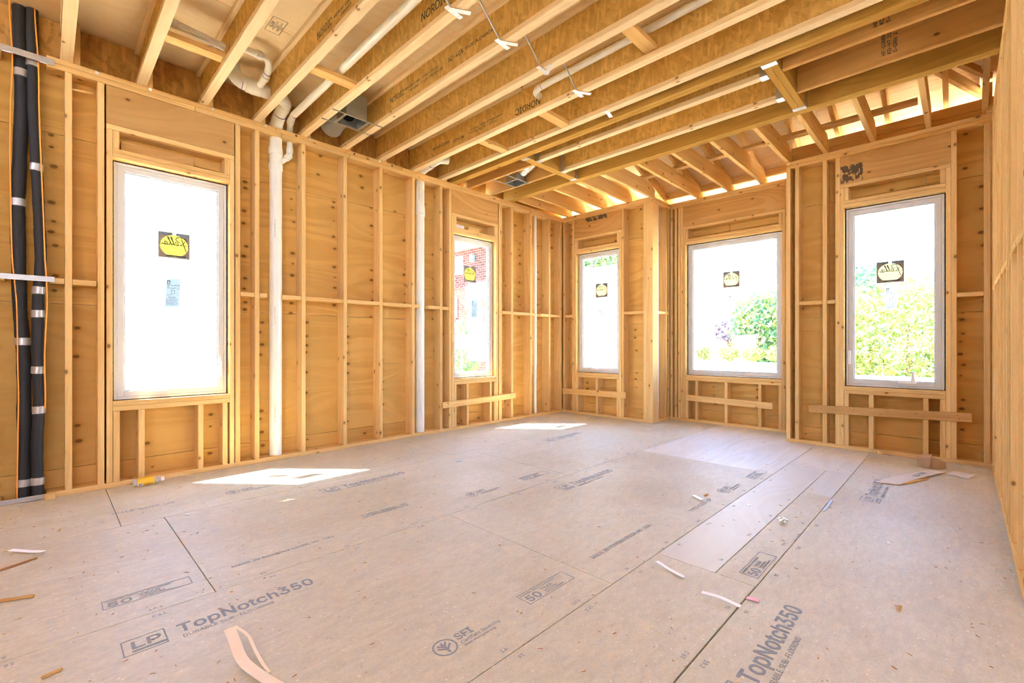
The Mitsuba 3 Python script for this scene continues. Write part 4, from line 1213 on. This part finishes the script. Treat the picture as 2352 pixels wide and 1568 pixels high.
stick(4.172, 4.575, 4.255, 4.775, 0.024, 0.011, 'tan wood stick in front of the large grey cardboard')
stick(4.262, 4.790, 4.295, 4.85, 0.009, 0.007, 'thin short splinter beside the tan stick')
stick(1.34, -0.27, 1.222, -0.030, 0.014, 0.006, 'grey-brown sliver at the picture\'s left edge, farther one', 'chip')
stick(1.60, -0.28, 1.712, -0.033, 0.013, 0.009, 'tan sliver at the picture\'s left edge, nearer one', 'fir')
for x, y, l in ((0.022, 0.022, 'round wooden plug by the black lines'), (3.925, 5.662, 'round wooden plug at the foot of the window wall by the partition')):
    cy = trimesh.creation.cylinder(0.027, 0.036, sections=28)
    v, f = np.array(cy.vertices), np.array(cy.faces)
    k = put('wooden_plug', (v + [x, y, 0.0185], f), 'lumber', smooth=40, )
    lab(k, l, 'plug')


def ribbon(pts, w, thick, name, label, mat, cat='strip', smooth=True):
    """A narrow strip following a line of points (x, y, z), flat side up."""
    p = bend(pts, 0.06, 6)
    t = np.gradient(p, axis=0); t[:, 2] = 0; t /= np.linalg.norm(t, axis=1, keepdims=True)
    s = np.stack([-t[:, 1], t[:, 0], 0 * t[:, 0]], 1) * w / 2
    up = np.array([0, 0, thick])
    ringv = np.stack([p - s, p + s, p + s + up, p - s + up], 1)
    v = ringv.reshape(-1, 3)
    f = []
    for i in range(len(p) - 1):
        for k in range(4):
            a, b = i * 4 + k, i * 4 + (k + 1) % 4
            f.append((a, b, b + 4, a + 4))
    f = np.array(f)
    f = np.vstack([f, [[3, 2, 1, 0]], [[len(v) - 4, len(v) - 3, len(v) - 2, len(v) - 1]]])
    k = put(name, (v, f), mat)
    lab(k, label, cat)
    return k


ribbon([(3.436, 2.072, 0.012), (3.510, 2.052, 0.004), (3.590, 2.028, 0.006)], 0.019, 0.0012, 'paper_strip', 'curved white strip, the one farther from the open floor joint', 'paper')
ribbon([(3.704, 1.945, 0.012), (3.770, 1.956, 0.016), (3.852, 1.962, 0.004)], 0.021, 0.0012, 'paper_strip', 'curved white strip lying across the open floor joint', 'paper')
k = ribbon([(3.846, 2.055, 0.002), (3.892, 2.060, 0.004)], 0.026, 0.0012, 'tape_scrap', 'pink scrap of tape beside the open floor joint', 'pink_tape', 'tape')
ribbon([(1.02, -0.125, 0.010), (1.10, -0.055, 0.004), (1.18, -0.008, 0.014)], 0.026, 0.0012, 'paper_scrap', 'bluish white curled scrap at the picture\'s left edge', 'paper', 'scrap')
ribbon([(0.523, 0.430, 0.001), (0.535, 0.462, 0.004)], 0.012, 0.001, 'paper_scrap', 'tiny white scrap near the bottle', 'paper', 'scrap')
ribbon([(1.04, 0.608, 0.001), (1.058, 0.632, 0.005)], 0.014, 0.001, 'paper_scrap', 'tiny white scrap at the end of the red floor joint', 'paper', 'scrap')
on_floor('white_block', 'small white block of foam on the middle of the floor', 'block', box_mesh(np.array([-0.012, -0.045, 0.0]), np.array([0.012, 0.045, 0.010]), 0.002), 'white_plastic', 3.188, 3.148, 0.001, 58)
on_floor('white_disc', 'small flat white disc on the pale floor strip', 'disc', (np.array(trimesh.creation.cylinder(0.012, 0.002, sections=20).vertices) * [1, 1.6, 1] + [0, 0, 0.0012], np.array(trimesh.creation.cylinder(0.012, 0.002, sections=20).faces)), 'paper', 3.484, 3.252, 0.0, 0)
on_floor('white_disc', 'flat white scrap on the wide panel in front of the partition', 'scrap', (np.array(trimesh.creation.cylinder(0.009, 0.002, sections=16).vertices) * [1, 1.7, 1] + [0, 0, 0.0012], np.array(trimesh.creation.cylinder(0.009, 0.002, sections=16).faces)), 'paper', 4.207, 3.152, 0.0, 20)
ic = trimesh.creation.icosphere(subdivisions=3, radius=0.02)
v = np.array(ic.vertices); v = v * (0.6 + 0.9 * meshkit.noise(v * 90)[:, None]) * [1.1, 1.3, 0.55]
v[:, 2] -= v[:, 2].min()
on_floor('foil_scrap', 'crumpled bit of foil beside the narrow floor strip', 'foil', (v, np.array(ic.faces)), 'foil', 3.725, 3.08, 0.0005, 0)
ribbon([(3.86, 3.47, 0.002), (3.858, 3.62, 0.004), (3.853, 3.76, 0.002)], 0.016, 0.001, 'foil_strip', 'strip of silvery tape lying along the open floor joint', 'steel', 'tape')
ribbon([(1.225, 2.60, 0.001), (1.248, 2.648, 0.003)], 0.014, 0.001, 'blue_scrap', 'small bright blue scrap beyond the sun patch', 'blue_scrap', 'scrap')
ribbon([(2.655, 0.452, 0.062), (2.70, 0.455, 0.045), (2.80, 0.452, 0.016), (2.93, 0.487, 0.006), (3.05, 0.525, 0.002), (3.12, 0.53, 0.001)], 0.034, 0.0014, 'cardboard_strip', 'long bent pale cardboard strip in front of the large printed mark', 'pale_strip', 'strip')
q = ribbon([(2.655, 0.4695, 0.062), (2.70, 0.500, 0.040), (2.80, 0.500, 0.012), (2.90, 0.505, 0.003)], 0.010, 0.0014, 'cardboard_strip__fold', None, 'pale_strip', None)
rr = random.Random(11)
for x, y, L, l in ((4.309, 2.398, 0.045, 'larger brown wood chip on the wide panel near the partition'), (2.408, 0.015, 0.05, 'brown wood chip in front of the framed printed letters'), (0.819, 0.055, 0.04, 'small brown chip on the floor before the black lines'), (3.205, 3.25, 0.05, 'thin brown splinter beside the white foam block')):
    a = rr.uniform(0, 180)
    v, f = box_mesh(np.array([-L / 2, -L * 0.17, 0]), np.array([L / 2, L * 0.17, L * 0.16]), 0.003)
    v[:, 1] *= 1 - 0.5 * np.abs(v[:, 0]) / L * 2
    on_floor('wood_chip', l, 'chip', (v, f), 'fir', x, y, 0.001, a)

# the sprinkling of chips and sawdust nobody could count
def litter(key, label, n, mat, size, where, seed):
    g = np.random.default_rng(seed)
    vs, fs = [], []
    for i in range(n):
        x, y = where(g)
        L, w = size * g.uniform(0.4, 1.6), size * g.uniform(0.12, 0.3)
        a = g.uniform(0, np.pi)
        h = g.uniform(0.0008, 0.002)
        q = np.array([[-L, -w * 0.5, 0.0001], [L, -w, 0.0001], [L * 0.8, w, 0.0001], [-L * 0.7, w * 0.8, 0.0001], [-L * 0.9, -w * 0.4, h], [L * 0.9, -w * 0.8, h * 1.6], [L * 0.7, w * 0.8, h * 1.3], [-L * 0.6, w * 0.6, h]]) * [0.5, 0.5, 1]
        c, s_ = math.cos(a), math.sin(a)
        q[:, :2] = q[:, :2] @ np.array([[c, s_], [-s_, c]])
        vs.append(q + [x, y, 0.0])
        fs.append(np.array([[4, 5, 6], [4, 6, 7], [0, 1, 5], [0, 5, 4], [1, 2, 6], [1, 6, 5], [2, 3, 7], [2, 7, 6], [3, 0, 4], [3, 4, 7]]) + 8 * i)
    k = put(key, (np.vstack(vs), np.vstack(fs)), mat)
    lab(k, label, 'debris', None, 'stuff')


litter('wood_crumbs', 'brown wood crumbs strewn over the subfloor', 700, 'chip', 0.012, lambda g: (g.uniform(0.3, 4.6), 6 * g.uniform(0, 1) ** 1.6 - 0.3), 1)
litter('pale_shavings', 'pale shavings strewn over the subfloor', 500, 'sawdust', 0.011, lambda g: (g.uniform(0.3, 4.6), 6 * g.uniform(0, 1) ** 1.6 - 0.3), 2)
litter('sawdust', 'sawdust gathered along the foot of the partition and the walls', 2600, 'sawdust', 0.006, lambda g: [(XP - abs(g.normal(0, 0.07)) - 0.01, g.uniform(2.6, 5.6)), (0.02 + abs(g.normal(0, 0.10)), g.uniform(-0.4, 1.2)), (4.2 + g.normal(0, 0.22), 5.66 - abs(g.normal(0, 0.10))), (4.5 + g.normal(0, 0.08), 4.9 + g.normal(0, 0.35))][g.integers(0, 4)], 3)

# ================================================================ OUTDOORS
lab('yard_ground', 'pale sunlit yard outside the windows', None, None, 'structure')
put('yard_ground', box_mesh(np.array([-60, -60, -1.2]), np.array([60, 80, -0.9]), 0.01), 'lawn')


def leaf_cloud(center, radii, n, size, seed, shell=0.55):
    g = np.random.default_rng(seed)
    d = g.normal(size=(n, 3)); d /= np.linalg.norm(d, axis=1, keepdims=True)
    r = shell + (1 - shell) * g.uniform(0, 1, n) ** 0.6
    lump = 0.72 + 0.5 * meshkit.noise(d * 3.1 + seed)
    c = np.array(center) + d * (r * lump)[:, None] * np.array(radii)
    a = g.normal(size=(n, 3)); a /= np.linalg.norm(a, axis=1, keepdims=True)
    b = np.cross(a, g.normal(size=(n, 3))); b /= np.linalg.norm(b, axis=1, keepdims=True)
    L = size * g.uniform(0.6, 1.4, n)[:, None]
    v = np.stack([c - a * L, c + b * L * 0.45, c + a * L, c - b * L * 0.45], 1).reshape(-1, 3)
    i = np.arange(n)[:, None] * 4
    return v, np.vstack([i + [0, 1, 2], i + [0, 2, 3]])


def tree(name, label, x, y, zc, radii, n, size, seed, mats=('leaf',), trunk=True, cat='tree', group=None, z0=-0.9):
    k = numbered(name)
    lab(k, label, cat, group)
    for q, m in enumerate(mats):
        kk = put(k + '__foliage', leaf_cloud((x, y, zc), radii, n // len(mats), size, seed + 17 * q), m)
        lab(kk, None, None, None, 'stuff')
    if trunk:
        put(k + '__trunk', tube([(x, y, z0), (x + 0.05, y, z0 + (zc - z0) * 0.5), (x - 0.05, y + 0.1, zc + radii[2] * 0.3)], [0.16, 0.11, 0.04], 12), 'bark', smooth=True)
    return k


tree('leafy_tree', 'big bright green tree filling the window beside the partition', 3.4, 17.0, 1.0, (2.7, 2.2, 1.95), 13000, 0.09, 1, ('leaf', 'leaf', 'leaf_gold'))
tree('leafy_tree', 'blue-green tree behind the bright one', 0.6, 21.2, 1.6, (2.2, 1.8, 3.0), 4500, 0.16, 2, ('leaf_deep',))
tree('leafy_tree', 'loose green tree at the edge of the wide bay window', -0.5, 17.3, 1.5, (1.0, 0.9, 1.5), 2200, 0.11, 3, ('leaf', 'leaf_deep'))
tree('leafy_tree', 'far green tree above the white garage roof', -7.7, 17.8, 4.6, (3.0, 1.8, 2.2), 9000, 0.12, 4, ('leaf', 'leaf_deep'))
tree('garden_vine', 'purple-leaved vine on a trellis in front of the far white house', -2.35, 19.6, 1.65, (0.8, 0.4, 0.5), 700, 0.10, 5, ('leaf_plum', 'leaf_plum'), cat='vine')
for i, (x, w) in enumerate(((-1.0, 0.30), (-0.36, 0.31), (0.28, 0.31), (0.92, 0.31))):
    tree('garden_hedge', ('first yellow-green hedge bush on the low white wall', 'second yellow-green hedge bush on the low white wall', 'third yellow-green hedge bush on the low white wall', 'last yellow-green hedge bush on the low white wall')[i], x, 13.9, 0.80, (w, 0.25, 0.20), 700, 0.045, 20 + i, ('leaf_gold', 'leaf'), trunk=False, cat='hedge', group='hedge on the low wall')
k = numbered('garden_wall')
lab(k, 'low white garden wall behind the yard', 'wall', None, 'thing')
put(k + '__panel', box_mesh(np.array([-1.8, 13.8, -0.9]), np.array([1.6, 14.0, 0.52]), 0.01), 'house_white')
put(k + '__coping', box_mesh(np.array([-1.85, 13.74, 0.52]), np.array([1.6, 14.06, 0.57]), 0.01), 'house_white')
put(k + '__panel', box_mesh(np.array([1.6, 13.8, -0.9]), np.array([9.0, 14.0, 0.27]), 0.01), 'house_white')
put(k + '__coping', box_mesh(np.array([1.6, 13.74, 0.27]), np.array([9.05, 14.06, 0.32]), 0.01), 'house_white')
k = numbered('white_garage')
lab(k, 'white garage wall filling the narrow corner window', 'building')
put(k + '__wall', box_mesh(np.array([-5.2, 12.0, -0.9]), np.array([-1.9, 15.0, 3.47]), 0.01), 'house_white')
put(k + '__foundation', box_mesh(np.array([-5.22, 11.97, -0.9]), np.array([-1.88, 12.0, 0.86]), 0.01), 'roof_grey')
put(k + '__siding_joint', box_mesh(np.array([-5.2, 11.985, 2.42]), np.array([-1.9, 12.0, 2.45]), 0.003), 'vinyl')
put(k + '__lamp', box_mesh(np.array([-3.72, 11.92, 3.02]), np.array([-3.66, 12.0, 3.16]), 0.01), 'window_dark')
k = numbered('white_house')
lab(k, 'far white house with slim windows behind the garden', 'building')
put(k + '__wall', box_mesh(np.array([-14.0, 22.0, -0.9]), np.array([-2.1, 30.0, 7.2]), 0.02), 'house_white')
for x0, x1, z0, z1 in ((-4.40, -4.20, 2.72, 3.40), (-4.08, -3.88, 2.72, 3.40), (-3.46, -3.34, 2.1, 2.5), (-2.85, -2.72, 1.05, 1.66), (-2.66, -2.53, 1.05, 1.66)):
    q = put(k + '__window', box_mesh(np.array([x0, 21.94, z0]), np.array([x1, 22.0, z1]), 0.01), 'window_dark')
    put(q + '__sash', box_mesh(np.array([x0, 21.92, (z0 + z1) / 2 - 0.03]), np.array([x1, 21.94, (z0 + z1) / 2 + 0.03]), 0.005), 'vinyl')
k = numbered('wooden_gate')
lab(k, 'beige slatted gate in the far garden', 'gate')
for q in range(5):
    put(k + '__slat', box_mesh(np.array([-0.66 + 0.13 * q, 15.2, -0.9]), np.array([-0.54 + 0.13 * q, 15.23, 1.36]), 0.005), 'cardboard')
put(k + '__rail', box_mesh(np.array([-0.70, 15.23, 1.1]), np.array([0.02, 15.27, 1.2]), 0.005), 'cardboard')
# brick house seen through the left window
k = numbered('brick_house')
lab(k, 'brick house with white windows beyond the left window', 'building')
bx0, by0 = -5.6, 8.2
put(k + '__wall', box_mesh(np.array([-16.0, 9.6, -0.9]), np.array([-5.4, 13.5, 4.15]), 0.01), 'far_brick')
put(k + '__soffit', box_mesh(np.array([-16.4, 9.1, 4.16]), np.array([-5.0, 13.9, 4.36]), 0.02), 'house_white')
put(k + '__roof', box_mesh(np.array([-16.4, 9.1, 4.37]), np.array([-5.0, 13.9, 4.6]), 0.02), 'roof_grey')
for x0, x1, z0, z1 in ((-8.2, -7.19, 3.36, 3.98), (-8.3, -7.48, 1.95, 2.65)):
    q = put(k + '__window', box_mesh(np.array([x0, 9.54, z0]), np.array([x1, 9.6, z1]), 0.01), 'house_white')
    put(q + '__pane', box_mesh(np.array([x0 + 0.12, 9.52, z0 + 0.12]), np.array([x1 - 0.12, 9.54, z1 - 0.12]), 0.005), 'sticker_grey')
put(k + '__entry', box_mesh(np.array([-7.0, 9.5, 2.25]), np.array([-6.72, 9.6, 2.95]), 0.02), 'house_white')
put(k + '__wall_lamp', box_mesh(np.array([-6.70, 9.42, 3.68]), np.array([-6.56, 9.6, 3.92]), 0.03), 'window_dark')
tree('garden_shrub', 'pale shrub in front of the brick house', -5.9, 8.6, 0.9, (0.6, 0.45, 0.9), 1200, 0.07, 41, ('leaf', 'leaf_deep'), trunk=False, cat='shrub')
k = numbered('garden_umbrella')
lab(k, 'white garden umbrella outside the left window', 'umbrella')
n = 8
ang = np.arange(n) * 2 * np.pi / n
uv_ = np.vstack([[[0, 0, 0.42]], np.stack([1.2 * np.cos(ang), 1.2 * np.sin(ang), 0 * ang], 1), [[0, 0, 0.40]], np.stack([1.18 * np.cos(ang), 1.18 * np.sin(ang), 0 * ang - 0.03], 1)])
uf = [(0, 1 + i, 1 + (i + 1) % n) for i in range(n)] + [(n + 1, n + 2 + (i + 1) % n, n + 2 + i) for i in range(n)] + [q for i in range(n) for q in ((1 + i, n + 2 + i, n + 2 + (i + 1) % n), (1 + i, n + 2 + (i + 1) % n, 1 + (i + 1) % n))]
put(k + '__canopy', (uv_ * [0.8, 0.8, 0.75] + [-3.6, 6.6, 1.0], np.array(uf)), 'house_white')
put(k + '__pole', tube([(-3.6, 6.6, -0.9), (-3.6, 6.6, 1.29)], 0.03, 12), 'bark', smooth=True)
